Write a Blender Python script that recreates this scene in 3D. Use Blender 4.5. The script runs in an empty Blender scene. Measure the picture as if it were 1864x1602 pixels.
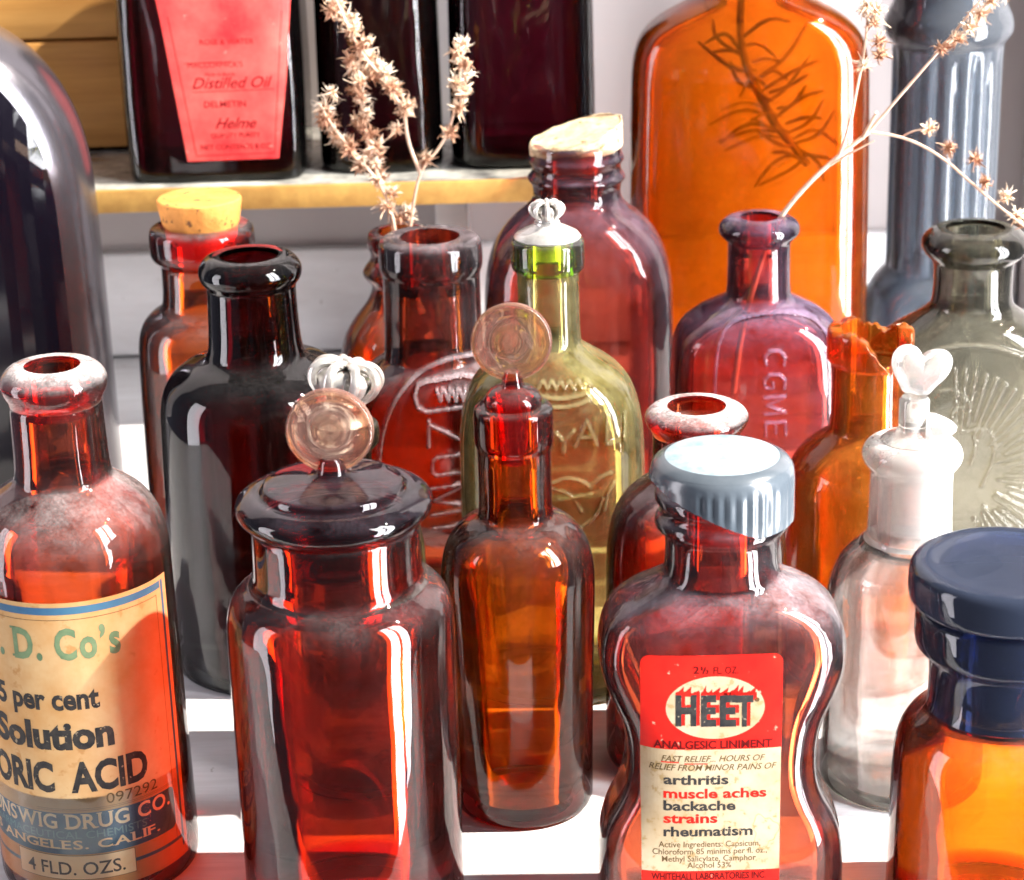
import bpy, bmesh, math, random
import numpy as np
from mathutils import Vector, Matrix

random.seed(7)
np.random.seed(7)
S = 0.01                      # everything below is written in centimetres
scene = bpy.context.scene
COL = scene.collection
R = math.radians

# ------------------------------------------------------------------ camera
FPX, CX, CY = 4100.0, 932.0, 801.0          # focal length and centre in photo pixels (1864 x 1602)
CAM = np.array([0.0, 0.0, 28.0])
PITCH, ROLL = R(20.5), R(1.57)
FW = np.array([0, math.cos(PITCH), -math.sin(PITCH)])
_r0 = np.array([1.0, 0, 0]); _u0 = np.array([0, math.sin(PITCH), math.cos(PITCH)])
RT = _r0 * math.cos(ROLL) - _u0 * math.sin(ROLL)
UP = _u0 * math.cos(ROLL) + _r0 * math.sin(ROLL)
cd = bpy.data.cameras.new('camera')
cam = bpy.data.objects.new('camera', cd); COL.objects.link(cam)
cd.sensor_width = 36; cd.lens = 36 * FPX / 1864.0
cd.clip_start = 0.01; cd.clip_end = 100
cam.matrix_world = Matrix(((RT[0], UP[0], -FW[0], CAM[0]*S), (RT[1], UP[1], -FW[1], CAM[1]*S),
                           (RT[2], UP[2], -FW[2], CAM[2]*S), (0, 0, 0, 1)))
cd.dof.use_dof = True
cd.dof.focus_distance = 0.53
cd.dof.aperture_fstop = 32
scene.camera = cam

# ------------------------------------------------------------------ world, lamps, exposure
w = bpy.data.worlds.new('World'); scene.world = w; w.use_nodes = True
nt = w.node_tree; nt.nodes.clear()
out = nt.nodes.new('ShaderNodeOutputWorld'); bg = nt.nodes.new('ShaderNodeBackground')
tc = nt.nodes.new('ShaderNodeTexCoord'); sp = nt.nodes.new('ShaderNodeSeparateXYZ')
nt.links.new(tc.outputs['Generated'], sp.inputs[0])
ma = nt.nodes.new('ShaderNodeMath'); ma.operation = 'MULTIPLY_ADD'; ma.inputs[1].default_value = 0.5; ma.inputs[2].default_value = 0.5
nt.links.new(sp.outputs['X'], ma.inputs[0])
cr = nt.nodes.new('ShaderNodeValToRGB')
cr.color_ramp.elements[0].position = 0.0; cr.color_ramp.elements[0].color = (0.50, 0.50, 0.66, 1)
cr.color_ramp.elements[1].position = 1.0; cr.color_ramp.elements[1].color = (0.62, 0.64, 0.78, 1)
e = cr.color_ramp.elements.new(0.5); e.color = (0.20, 0.19, 0.24, 1)
nt.links.new(ma.outputs[0], cr.inputs[0])
nt.links.new(cr.outputs[0], bg.inputs[0]); bg.inputs[1].default_value = 0.38
nt.links.new(bg.outputs[0], out.inputs[0])

TGT = Vector((0.0, 0.55, 0.05))
def aim(o, tgt=TGT):
    o.rotation_euler = (Vector(tgt) - o.location).to_track_quat('-Z', 'Y').to_euler()
def lamp(name, kind, loc, energy, color, **k):
    l = bpy.data.lights.new(name, kind); l.energy = energy; l.color = color
    for a, v in k.items(): setattr(l, a, v)
    o = bpy.data.objects.new(name, l); COL.objects.link(o); o.location = loc; aim(o)
    return o
SUN_AZ, SUN_EL = R(86), R(51)      # from the right, a little towards the camera
sd = Vector((math.sin(SUN_AZ)*math.cos(SUN_EL), -math.cos(SUN_AZ)*math.cos(SUN_EL), math.sin(SUN_EL)))
lamp('sunlight', 'SPOT', TGT + sd*4.0, 2150, (1.0, 0.94, 0.85), shadow_soft_size=0.03, spot_size=R(40), spot_blend=0.1)
wd = Vector((math.sin(R(60)), -math.cos(R(60)), 0))
side = wd.cross(Vector((0, 0, 1))).normalized()
for k in (-1, 1):                   # the two tall panes of the glazed door on the right
    c = TGT + wd*1.7 + side*k*0.18
    o = lamp('window_light', 'AREA', (c.x, c.y, 0.35), 105, (0.96, 0.97, 1.0), shape='RECTANGLE', size=0.28, size_y=3.1)
    aim(o, (TGT.x, TGT.y, 0.35))
o = lamp('far_window_light', 'AREA', (-1.6, 0.2, 0.1), 26, (0.95, 0.91, 0.97), shape='RECTANGLE', size=0.5, size_y=1.8)
aim(o, (0, 0.55, 0.0))

scene.view_settings.view_transform = 'Standard'
scene.view_settings.look = 'None'
scene.view_settings.exposure = 0.12
scene.view_settings.gamma = 1.0
scene.view_settings.use_curve_mapping = False
cy = scene.cycles
cy.use_denoising = True
try: cy.denoiser = 'OPENIMAGEDENOISE'
except Exception: pass
cy.max_bounces = 40; cy.transmission_bounces = 36; cy.glossy_bounces = 10; cy.diffuse_bounces = 4
cy.transparent_max_bounces = 64; cy.volume_bounces = 0
cy.caustics_reflective = False; cy.caustics_refractive = True
cy.sample_clamp_indirect = 6.0; cy.blur_glossy = 0.5

# ------------------------------------------------------------------ photo geometry helpers
def ray(px, py):
    d = FW + RT*((px-CX)/FPX) + UP*((CY-py)/FPX)
    return d
def at(px, py, Y):
    d = ray(px, py); return CAM + d*((Y-CAM[1])/d[1])
def depth(p): return float(np.dot(np.array(p)-CAM, FW))
def proj(p):
    v = np.array(p)-CAM; d = np.dot(v, FW)
    return CX+FPX*np.dot(v, RT)/d, CY-FPX*np.dot(v, UP)/d
def z_at(X, Y, py):
    lo, hi = -10.0, 27.0
    for _ in range(40):
        m = (lo+hi)/2
        if proj((X, Y, m))[1] > py: lo = m
        else: hi = m
    return (lo+hi)/2
def axis_profile(Y, ref, items, zmin=None):
    """items: (axis row, half width px, ...) from top to bottom -> list of (z, a, ...) from bottom to top"""
    X = at(ref[0], ref[1], Y)[0]
    o = []
    for it in items:
        z = z_at(X, Y, it[0]); r = it[1]*depth((X, Y, z))/FPX
        o.append((z, r) + tuple(it[2:]))
    o.reverse()
    return X, o

# ------------------------------------------------------------------ materials
def new_mat(name):
    m = bpy.data.materials.new(name); m.use_nodes = True
    m.node_tree.nodes.clear(); return m, m.node_tree
def N(nt, t, **k):
    n = nt.nodes.new(t)
    for a, v in k.items(): setattr(n, a, v)
    return n
def math_node(nt, op, a=None, b=None, clamp=False):
    n = N(nt, 'ShaderNodeMath', operation=op, use_clamp=clamp)
    for i, v in enumerate((a, b)):
        if v is None: continue
        if isinstance(v, (int, float)): n.inputs[i].default_value = v
        else: nt.links.new(v, n.inputs[i])
    return n.outputs[0]
def noise(nt, scale, detail=4, rough=0.6, coord=None):
    n = N(nt, 'ShaderNodeTexNoise'); n.inputs['Scale'].default_value = scale
    n.inputs['Detail'].default_value = detail; n.inputs['Roughness'].default_value = rough
    if coord is None:
        c = N(nt, 'ShaderNodeTexCoord'); coord = c.outputs['Object']
    nt.links.new(coord, n.inputs['Vector'])
    return n.outputs['Fac']
def ramp(nt, fac, stops):
    n = N(nt, 'ShaderNodeValToRGB'); cr = n.color_ramp
    for i, (p, c) in enumerate(stops):
        if i < 2: e = cr.elements[i]; e.position = p
        else: e = cr.elements.new(p)
        e.color = tuple(c) + (1,) if len(c) == 3 else c
    nt.links.new(fac, n.inputs[0]); return n.outputs[0]

def glass(name, T, thick=0.4, clear=0.85, dust=0.35, film=0.03, wave=0.20, ior=1.5, rough=0.0, dust_glow_col=(0.62, 0.56, 0.55), even=0.0):
    """coloured bottle glass: T is what white light keeps after `thick` cm of it"""
    m, nt = new_mat(name)
    out = N(nt, 'ShaderNodeOutputMaterial')
    bump = N(nt, 'ShaderNodeBump'); bump.inputs['Strength'].default_value = wave; bump.inputs['Distance'].default_value = 0.0012
    nt.links.new(noise(nt, 48, 2, 0.5), bump.inputs['Height'])
    g = N(nt, 'ShaderNodeBsdfGlass'); g.inputs['IOR'].default_value = ior; g.inputs['Roughness'].default_value = rough
    nt.links.new(bump.outputs[0], g.inputs['Normal'])
    fr = N(nt, 'ShaderNodeFresnel'); fr.inputs['IOR'].default_value = ior; nt.links.new(bump.outputs[0], fr.inputs['Normal'])
    tr = N(nt, 'ShaderNodeBsdfTransparent')
    gl = N(nt, 'ShaderNodeBsdfGlossy'); gl.inputs['Roughness'].default_value = max(rough, 0.02); nt.links.new(bump.outputs[0], gl.inputs['Normal'])
    m1 = N(nt, 'ShaderNodeMixShader'); nt.links.new(fr.outputs[0], m1.inputs[0]); nt.links.new(tr.outputs[0], m1.inputs[1]); nt.links.new(gl.outputs[0], m1.inputs[2])
    m2 = N(nt, 'ShaderNodeMixShader'); m2.inputs[0].default_value = clear
    nt.links.new(g.outputs[0], m2.inputs[1]); nt.links.new(m1.outputs[0], m2.inputs[2])
    last = m2.outputs[0]
    if dust or film:
        geo = N(nt, 'ShaderNodeNewGeometry'); sep = N(nt, 'ShaderNodeSeparateXYZ'); nt.links.new(geo.outputs['Normal'], sep.inputs[0])
        up = math_node(nt, 'SMOOTH_MIN', sep.outputs['Z'], 1.0)
        up = math_node(nt, 'MAXIMUM', sep.outputs['Z'], 0.0)
        up = math_node(nt, 'POWER', up, 1.5)
        n1 = noise(nt, 1500, 5, 0.8); n2 = noise(nt, 130, 4, 0.7)
        sp = math_node(nt, 'MULTIPLY', math_node(nt, 'SUBTRACT', n1, 0.44, True), 5.0, True)
        pa = math_node(nt, 'MULTIPLY', math_node(nt, 'SUBTRACT', n2, 0.25, True), 2.0, True)
        grain = math_node(nt, 'ADD', math_node(nt, 'MULTIPLY', sp, 0.34), 0.32)
        d = math_node(nt, 'MULTIPLY', math_node(nt, 'MULTIPLY', up, dust), math_node(nt, 'MULTIPLY', grain, pa))
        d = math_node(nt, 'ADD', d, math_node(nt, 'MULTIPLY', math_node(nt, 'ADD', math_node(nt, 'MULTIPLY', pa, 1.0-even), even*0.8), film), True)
        at_ = N(nt, 'ShaderNodeAttribute'); at_.attribute_name = 'wear'      # sun glint on raised letters, painted as a pale film
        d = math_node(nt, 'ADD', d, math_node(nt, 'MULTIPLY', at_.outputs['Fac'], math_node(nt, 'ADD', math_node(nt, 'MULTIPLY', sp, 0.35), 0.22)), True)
        df = N(nt, 'ShaderNodeBsdfDiffuse'); df.inputs[0].default_value = tuple(dust_glow_col)+(1,)
        m3 = N(nt, 'ShaderNodeMixShader'); nt.links.new(d, m3.inputs[0]); nt.links.new(last, m3.inputs[1]); nt.links.new(df.outputs[0], m3.inputs[2])
        last = m3.outputs[0]
    nt.links.new(last, out.inputs['Surface'])
    sig = [-math.log(max(t, 1e-4))/(thick*S) for t in T]
    dmax = max(sig)*1.02 + 1e-3
    va = N(nt, 'ShaderNodeVolumeAbsorption'); va.inputs['Density'].default_value = dmax
    va.inputs['Color'].default_value = tuple(1-s/dmax for s in sig)+(1,)
    nt.links.new(va.outputs[0], out.inputs['Volume'])
    return m

def solid(name, color, rough=0.5, metal=0.0, var=0.0, vscale=60, bump=0.0, bscale=200, spec=0.5, color2=None, stretch=None, speck=None, coat=0.0):
    m, nt = new_mat(name)
    out = N(nt, 'ShaderNodeOutputMaterial'); p = N(nt, 'ShaderNodeBsdfPrincipled')
    p.inputs['Roughness'].default_value = rough; p.inputs['Metallic'].default_value = metal
    p.inputs['Specular IOR Level'].default_value = spec; p.inputs['Coat Weight'].default_value = coat
    c = N(nt, 'ShaderNodeTexCoord'); mp = N(nt, 'ShaderNodeMapping'); nt.links.new(c.outputs['Object'], mp.inputs[0])
    if stretch: mp.inputs['Scale'].default_value = stretch
    if var or color2:
        c2 = color2 or tuple(x*(1-var) for x in color)
        col = ramp(nt, noise(nt, vscale, 5, 0.65, mp.outputs[0]), [(0.32, color), (0.68, c2)])
        if speck:
            sc, th, scol = speck
            f = math_node(nt, 'MULTIPLY', math_node(nt, 'SUBTRACT', noise(nt, sc, 3, 0.6), th, True), 14, True)
            mx = N(nt, 'ShaderNodeMix', data_type='RGBA'); nt.links.new(f, mx.inputs[0]); nt.links.new(col, mx.inputs[6]); mx.inputs[7].default_value = tuple(scol)+(1,)
            col = mx.outputs[2]
        nt.links.new(col, p.inputs['Base Color'])
    else:
        p.inputs['Base Color'].default_value = tuple(color)+(1,)
    if bump:
        b = N(nt, 'ShaderNodeBump'); b.inputs['Strength'].default_value = bump; b.inputs['Distance'].default_value = 0.0006
        nt.links.new(noise(nt, bscale, 4, 0.6, mp.outputs[0]), b.inputs['Height']); nt.links.new(b.outputs[0], p.inputs['Normal'])
    nt.links.new(p.outputs[0], out.inputs[0])
    return m

M = {}
M['amber'] = glass('amber_glass', (0.90, 0.17, 0.015), film=0.008)
M['orange'] = glass('orange_amber_glass', (1.0, 0.19, 0.004), dust=0.2, film=0.06, dust_glow_col=(0.92, 0.24, 0.01))  # orange film colour paints in the glow of light through the flask
M['jar_orange'] = glass('bright_orange_glass', (1.0, 0.22, 0.008), dust=0.2, film=0.008)
M['orange_soft'] = glass('pale_orange_glass', (1.0, 0.30, 0.02), dust=0.3, film=0.16, dust_glow_col=(0.90, 0.28, 0.04))  # the orange film is a painted glow, put into the surface colour
M['red'] = glass('red_amber_glass', (0.92, 0.09, 0.007), dust=0.2, film=0.005)
M['bright_red'] = glass('bright_red_amber_glass', (1.0, 0.22, 0.010), dust=0.2, film=0.005)
M['dark'] = glass('dark_amber_glass', (0.12, 0.008, 0.012), dust=0.06, film=0.001)
M['wine'] = glass('wine_dark_glass', (0.12, 0.010, 0.03), dust=0.05, film=0.002)
M['dusty'] = glass('dusty_amber_glass', (0.86, 0.12, 0.02), dust=0.75, film=0.012, dust_glow_col=(0.80, 0.70, 0.68))
M['haze'] = glass('maroon_amber_glass', (0.54, 0.10, 0.06), dust=0.5, film=0.035, dust_glow_col=(0.50, 0.38, 0.50))
M['haze_brown'] = glass('brown_amber_glass', (0.54, 0.13, 0.05), dust=0.55, film=0.03, dust_glow_col=(0.50, 0.40, 0.42))
M['haze_purple'] = glass('purplish_amber_glass', (0.60, 0.13, 0.10), dust=0.55, film=0.05, dust_glow_col=(0.46, 0.34, 0.52))
M['haze_front'] = glass('dusty_shouldered_glass', (0.70, 0.19, 0.08), dust=0.8, film=0.03, dust_glow_col=(0.72, 0.64, 0.70))
M['rim'] = glass('dusty_rim_glass', (0.86, 0.12, 0.02), dust=1.6, film=0.02, dust_glow_col=(0.84, 0.78, 0.76))
M['yellow'] = glass('yellow_green_glass', (0.82, 0.74, 0.30), dust=0.3, film=0.18, dust_glow_col=(0.42, 0.38, 0.19))
M['green'] = glass('green_glass', (0.76, 0.88, 0.18), dust=0.2, film=0.02)
M['clear'] = glass('clear_glass', (0.97, 0.97, 0.95), clear=0.6, dust=0.4, film=0.05, dust_glow_col=(0.75, 0.74, 0.72))
M['frost'] = glass('ground_clear_glass', (0.98, 0.97, 0.95), clear=0.35, dust=0.3, film=0.30, rough=0.05, dust_glow_col=(0.95, 0.94, 0.91), even=0.6)
M['smoke'] = glass('smoky_clear_glass', (0.28, 0.265, 0.20), clear=0.6, dust=0.2, film=0.03, dust_glow_col=(0.5, 0.47, 0.38))
M['blue_clear'] = glass('blue_grey_glass', (0.34, 0.42, 0.50), clear=0.35, dust=0.1, film=0.20, dust_glow_col=(0.34, 0.37, 0.42), even=0.8)
M['slate'] = glass('slate_blue_glass', (0.12, 0.17, 0.34), dust=0.10, film=0.16, dust_glow_col=(0.15, 0.19, 0.31), even=1.0)
M['lid_dark'] = glass('dark_lid_glass', (0.78, 0.12, 0.07), clear=0.7, dust=0.10, film=0.006, dust_glow_col=(0.5, 0.4, 0.5))
M['slate_clear'] = glass('slate_blue_neck_glass', (0.30, 0.37, 0.58), clear=0.6, dust=0.10, film=0.07, dust_glow_col=(0.20, 0.25, 0.40), even=1.0)
M['stopper'] = glass('amber_stopper_glass', (0.99, 0.48, 0.22), clear=0.5, dust=0.3, film=0.09, dust_glow_col=(0.92, 0.48, 0.38), even=0.7)
M['stopper_dark'] = glass('dark_stopper_glass', (0.85, 0.16, 0.08), clear=0.6, dust=0.22, film=0.012)

M['paint'] = solid('white_painted_wood', (0.80, 0.79, 0.80), 0.38, color2=(0.64, 0.62, 0.62), vscale=70, bump=0.4, bscale=160, stretch=(0.25, 3, 1), speck=(260, 0.69, (0.40, 0.36, 0.33)))
M['wall'] = solid('pale_wall_paint', (0.48, 0.43, 0.42), 0.6, var=0.07, vscale=8, bump=0.08, bscale=300)
M['board'] = solid('golden_plank_wood', (0.80, 0.43, 0.13), 0.30, color2=(0.52, 0.24, 0.06), vscale=14, stretch=(0.6, 1, 9), bump=0.1, bscale=60)
M['brass'] = solid('worn_brass_edge', (0.62, 0.36, 0.10), 0.4, metal=0.35, color2=(0.42, 0.22, 0.06), vscale=120, bump=0.1, bscale=400)
M['marble'] = solid('mottled_shelf_top', (0.50, 0.48, 0.42), 0.2, color2=(0.06, 0.06, 0.06), vscale=55, coat=0.3)
M['shell'] = solid('satin_silver_shell', (0.15, 0.14, 0.155), 0.22, metal=0.85, color2=(0.11, 0.10, 0.115), vscale=30, bump=0.08, bscale=300)
M['black_gloss'] = solid('black_gloss_panel', (0.004, 0.003, 0.006), 0.08)
M['cork'] = solid('warm_cork', (0.80, 0.33, 0.07), 0.8, color2=(0.56, 0.21, 0.04), vscale=130, bump=0.6, bscale=350, speck=(330, 0.60, (0.16, 0.06, 0.02)))
M['cork_pale'] = solid('bleached_cork', (0.60, 0.49, 0.32), 0.9, color2=(0.45, 0.30, 0.16), vscale=110, bump=0.9, bscale=260, speck=(240, 0.60, (0.25, 0.13, 0.05)))
M['silver'] = solid('tarnished_silver', (0.74, 0.72, 0.68), 0.28, metal=0.6, color2=(0.50, 0.46, 0.41), vscale=220, bump=0.2, bscale=500)
M['cap'] = solid('grey_bakelite', (0.055, 0.07, 0.085), 0.22, color2=(0.09, 0.105, 0.12), vscale=60, coat=0.15)
M['cap_dust'] = solid('dusty_cap_top', (0.36, 0.38, 0.40), 0.6, color2=(0.12, 0.23, 0.27), vscale=170, bump=0.15, bscale=500)
M['dry'] = solid('dried_bracts', (0.88, 0.76, 0.58), 0.7, color2=(0.52, 0.25, 0.13), vscale=160)
M['dry_b'] = solid('brown_dried_bracts', (0.66, 0.42, 0.26), 0.75, color2=(0.34, 0.14, 0.08), vscale=190)
M['dry_c'] = solid('bleached_dried_bracts', (0.93, 0.86, 0.72), 0.7, color2=(0.66, 0.42, 0.26), vscale=120)
M['dry_core'] = solid('dried_flower_core', (0.30, 0.12, 0.06), 0.9, color2=(0.50, 0.26, 0.14), vscale=300)
M['twig'] = solid('dry_twig', (0.58, 0.34, 0.24), 0.6, color2=(0.74, 0.55, 0.40), vscale=150)
M['leaf'] = solid('dark_dried_needles', (0.07, 0.08, 0.03), 0.5, color2=(0.16, 0.10, 0.05), vscale=90)
M['paper_old'] = solid('foxed_label_paper', (0.56, 0.39, 0.20), 0.7, color2=(0.44, 0.21, 0.06), vscale=42, bump=0.1, bscale=300, speck=(230, 0.62, (0.42, 0.22, 0.08)), spec=0.12)
M['paper_cream'] = solid('stained_cream_paper', (0.56, 0.46, 0.31), 0.6, color2=(0.40, 0.28, 0.15), vscale=60, speck=(480, 0.59, (0.38, 0.26, 0.12)), spec=0.12)
M['paper_light'] = solid('pale_label_strip', (0.80, 0.68, 0.46), 0.6, color2=(0.74, 0.52, 0.28), vscale=80, spec=0.12)
M['paper_coral'] = solid('coral_label_paper', (0.84, 0.15, 0.12), 0.6, color2=(0.66, 0.03, 0.035), vscale=34, bump=0.3, bscale=60, speck=(300, 0.68, (0.80, 0.38, 0.30)), spec=0.12)
M['ink_red'] = solid('red_print', (0.70, 0.022, 0.012), 0.5, color2=(0.55, 0.010, 0.008), vscale=70, speck=(520, 0.67, (0.55, 0.36, 0.24)), spec=0.12)
M['ink_dark'] = solid('dark_print', (0.018, 0.018, 0.02), 0.6, color2=(0.05, 0.045, 0.04), vscale=400, speck=(900, 0.64, (0.30, 0.24, 0.16)), spec=0.12)
M['ink_brown'] = solid('brown_print', (0.11, 0.07, 0.03), 0.5, spec=0.12)
M['ink_coral'] = solid('dark_red_print', (0.22, 0.004, 0.008), 0.5, spec=0.12)
M['ink_maroon'] = solid('maroon_print', (0.10, 0.004, 0.004), 0.6, spec=0.12)
M['ink_blue'] = solid('blue_print', (0.035, 0.10, 0.20), 0.5, color2=(0.06, 0.15, 0.22), vscale=90, spec=0.12)
M['ink_teal'] = solid('teal_print', (0.14, 0.30, 0.34), 0.5, spec=0.12)
M['ink_green'] = solid('faded_green_print', (0.09, 0.15, 0.08), 0.5, color2=(0.18, 0.25, 0.13), vscale=200, spec=0.12)

# ------------------------------------------------------------------ object helpers
def mesh_obj(name, verts, faces, mats, parent=None, loc=(0, 0, 0), smooth=True, sharp=45, midx=None):
    me = bpy.data.meshes.new(name)
    me.from_pydata([(v[0]*S, v[1]*S, v[2]*S) for v in verts], [], faces)
    if not isinstance(mats, (list, tuple)): mats = [mats]
    for m in mats: me.materials.append(m)
    if midx is not None:
        me.polygons.foreach_set('material_index', midx)
    if smooth:
        me.polygons.foreach_set('use_smooth', [True]*len(me.polygons))
        if sharp:
            try: me.set_sharp_from_angle(angle=R(sharp))
            except Exception: pass
    me.update()
    o = bpy.data.objects.new(name, me); COL.objects.link(o)
    o.location = (loc[0]*S, loc[1]*S, loc[2]*S)
    if parent is not None: o.parent = parent
    return o
def thing(name, label, cat, loc=(0, 0, 0), group=None):
    o = bpy.data.objects.new(name, None); COL.objects.link(o)
    o.empty_display_size = 0.01
    o.location = (loc[0]*S, loc[1]*S, loc[2]*S)
    o['label'] = label; o['category'] = cat
    if group: o['group'] = group
    return o
def structure(o): o['kind'] = 'structure'; return o

class MB:
    def __init__(s): s.v = []; s.f = []; s.m = []
    def add(s, v, f, mi=0):
        b = len(s.v); s.v += [tuple(x) for x in v]; s.f += [tuple(b+i for i in q) for q in f]; s.m += [mi]*len(f)
    def build(s, name, mats, parent=None, loc=(0, 0, 0), **k):
        return mesh_obj(name, s.v, s.f, mats, parent, loc, midx=s.m, **k)

def box(x0, x1, y0, y1, z0, z1, bev=0.05):
    bm = bmesh.new(); bmesh.ops.create_cube(bm, size=1)
    for v in bm.verts:
        v.co = ((x0+x1)/2+v.co.x*(x1-x0), (y0+y1)/2+v.co.y*(y1-y0), (z0+z1)/2+v.co.z*(z1-z0))
    if bev: bmesh.ops.bevel(bm, geom=list(bm.edges), offset=bev, segments=2, affect='EDGES', profile=0.5)
    bm.verts.ensure_lookup_table()
    v = [tuple(p.co) for p in bm.verts]; f = [tuple(q.index for q in p.verts) for p in bm.faces]; bm.free()
    return v, f

def chaikin(pts, it=2):
    pts = [np.array(p, float) for p in pts]
    for _ in range(it):
        o = [pts[0]]
        for a, b in zip(pts[:-1], pts[1:]):
            o += [a*0.75+b*0.25, a*0.25+b*0.75]
        o.append(pts[-1]); pts = o
    return pts
def ring_pts(a, b, n, K, front=None):
    """one cross-section as an array of (x, y); front=number of evenly spaced columns on the front face"""
    if front:
        sm = 0.93
        s = np.linspace(-sm, sm, front)
        xf = s*a; yf = -b*(1-np.abs(s)**n)**(1/n)
        p0 = math.acos(sm**(n/2))
        ph = np.linspace(-p0, math.pi+p0, K+2)[1:-1]
        xb = a*np.sign(np.cos(ph))*np.abs(np.cos(ph))**(2/n); yb = b*np.sign(np.sin(ph))*np.abs(np.sin(ph))**(2/n)
        return np.concatenate([xf, xb]), np.concatenate([yf, yb])
    ph = np.linspace(0, 2*math.pi, K, endpoint=False)
    if n > 2.01:      # spread the points along the outline instead of bunching them in the corners
        pp = np.linspace(0, 2*math.pi, 4001)
        X = a*np.sign(np.cos(pp))*np.abs(np.cos(pp))**(2/n); Y = b*np.sign(np.sin(pp))*np.abs(np.sin(pp))**(2/n)
        L = np.concatenate([[0], np.cumsum(np.hypot(np.diff(X), np.diff(Y)))])
        t = np.linspace(0, L[-1], K, endpoint=False)
        return np.interp(t, L, X), np.interp(t, L, Y)
    return a*np.cos(ph), b*np.sin(ph)

class Profile:
    """smooth vertical profile of a bottle: half width a, half depth b, squareness n against height z"""
    def __init__(s, pts, it=2):
        p = []
        for q in pts:
            z, a = q[0], q[1]
            b = q[2] if len(q) > 2 and q[2] else a
            n = q[3] if len(q) > 3 else 2.0
            p.append((z, a, b, n))
        p = chaikin(p, it)
        z = np.array([q[0] for q in p])
        for i in range(1, len(z)):
            if z[i] <= z[i-1]+1e-4: z[i] = z[i-1]+1e-4
        s.z = z; s.a = np.array([q[1] for q in p]); s.b = np.array([q[2] for q in p]); s.n = np.array([q[3] for q in p])
    def A(s, z): return np.interp(z, s.z, s.a)
    def B(s, z): return np.interp(z, s.z, s.b)
    def Nn(s, z): return np.interp(z, s.z, s.n)
    def front(s, x, z):
        a, b, n = s.A(z), s.B(z), s.Nn(z)
        t = min(abs(x)/a, 0.999)
        return -b*(1-t**n)**(1/n)

def stroke_dist(X, Z, strokes):
    d = np.full(X.shape, 1e9)
    for pl in strokes:
        for (x0, z0), (x1, z1) in zip(pl[:-1], pl[1:]):
            dx, dz = x1-x0, z1-z0; L = dx*dx+dz*dz+1e-12
            t = np.clip(((X-x0)*dx+(Z-z0)*dz)/L, 0, 1)
            d = np.minimum(d, np.hypot(X-x0-t*dx, Z-z0-t*dz))
    return d

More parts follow.
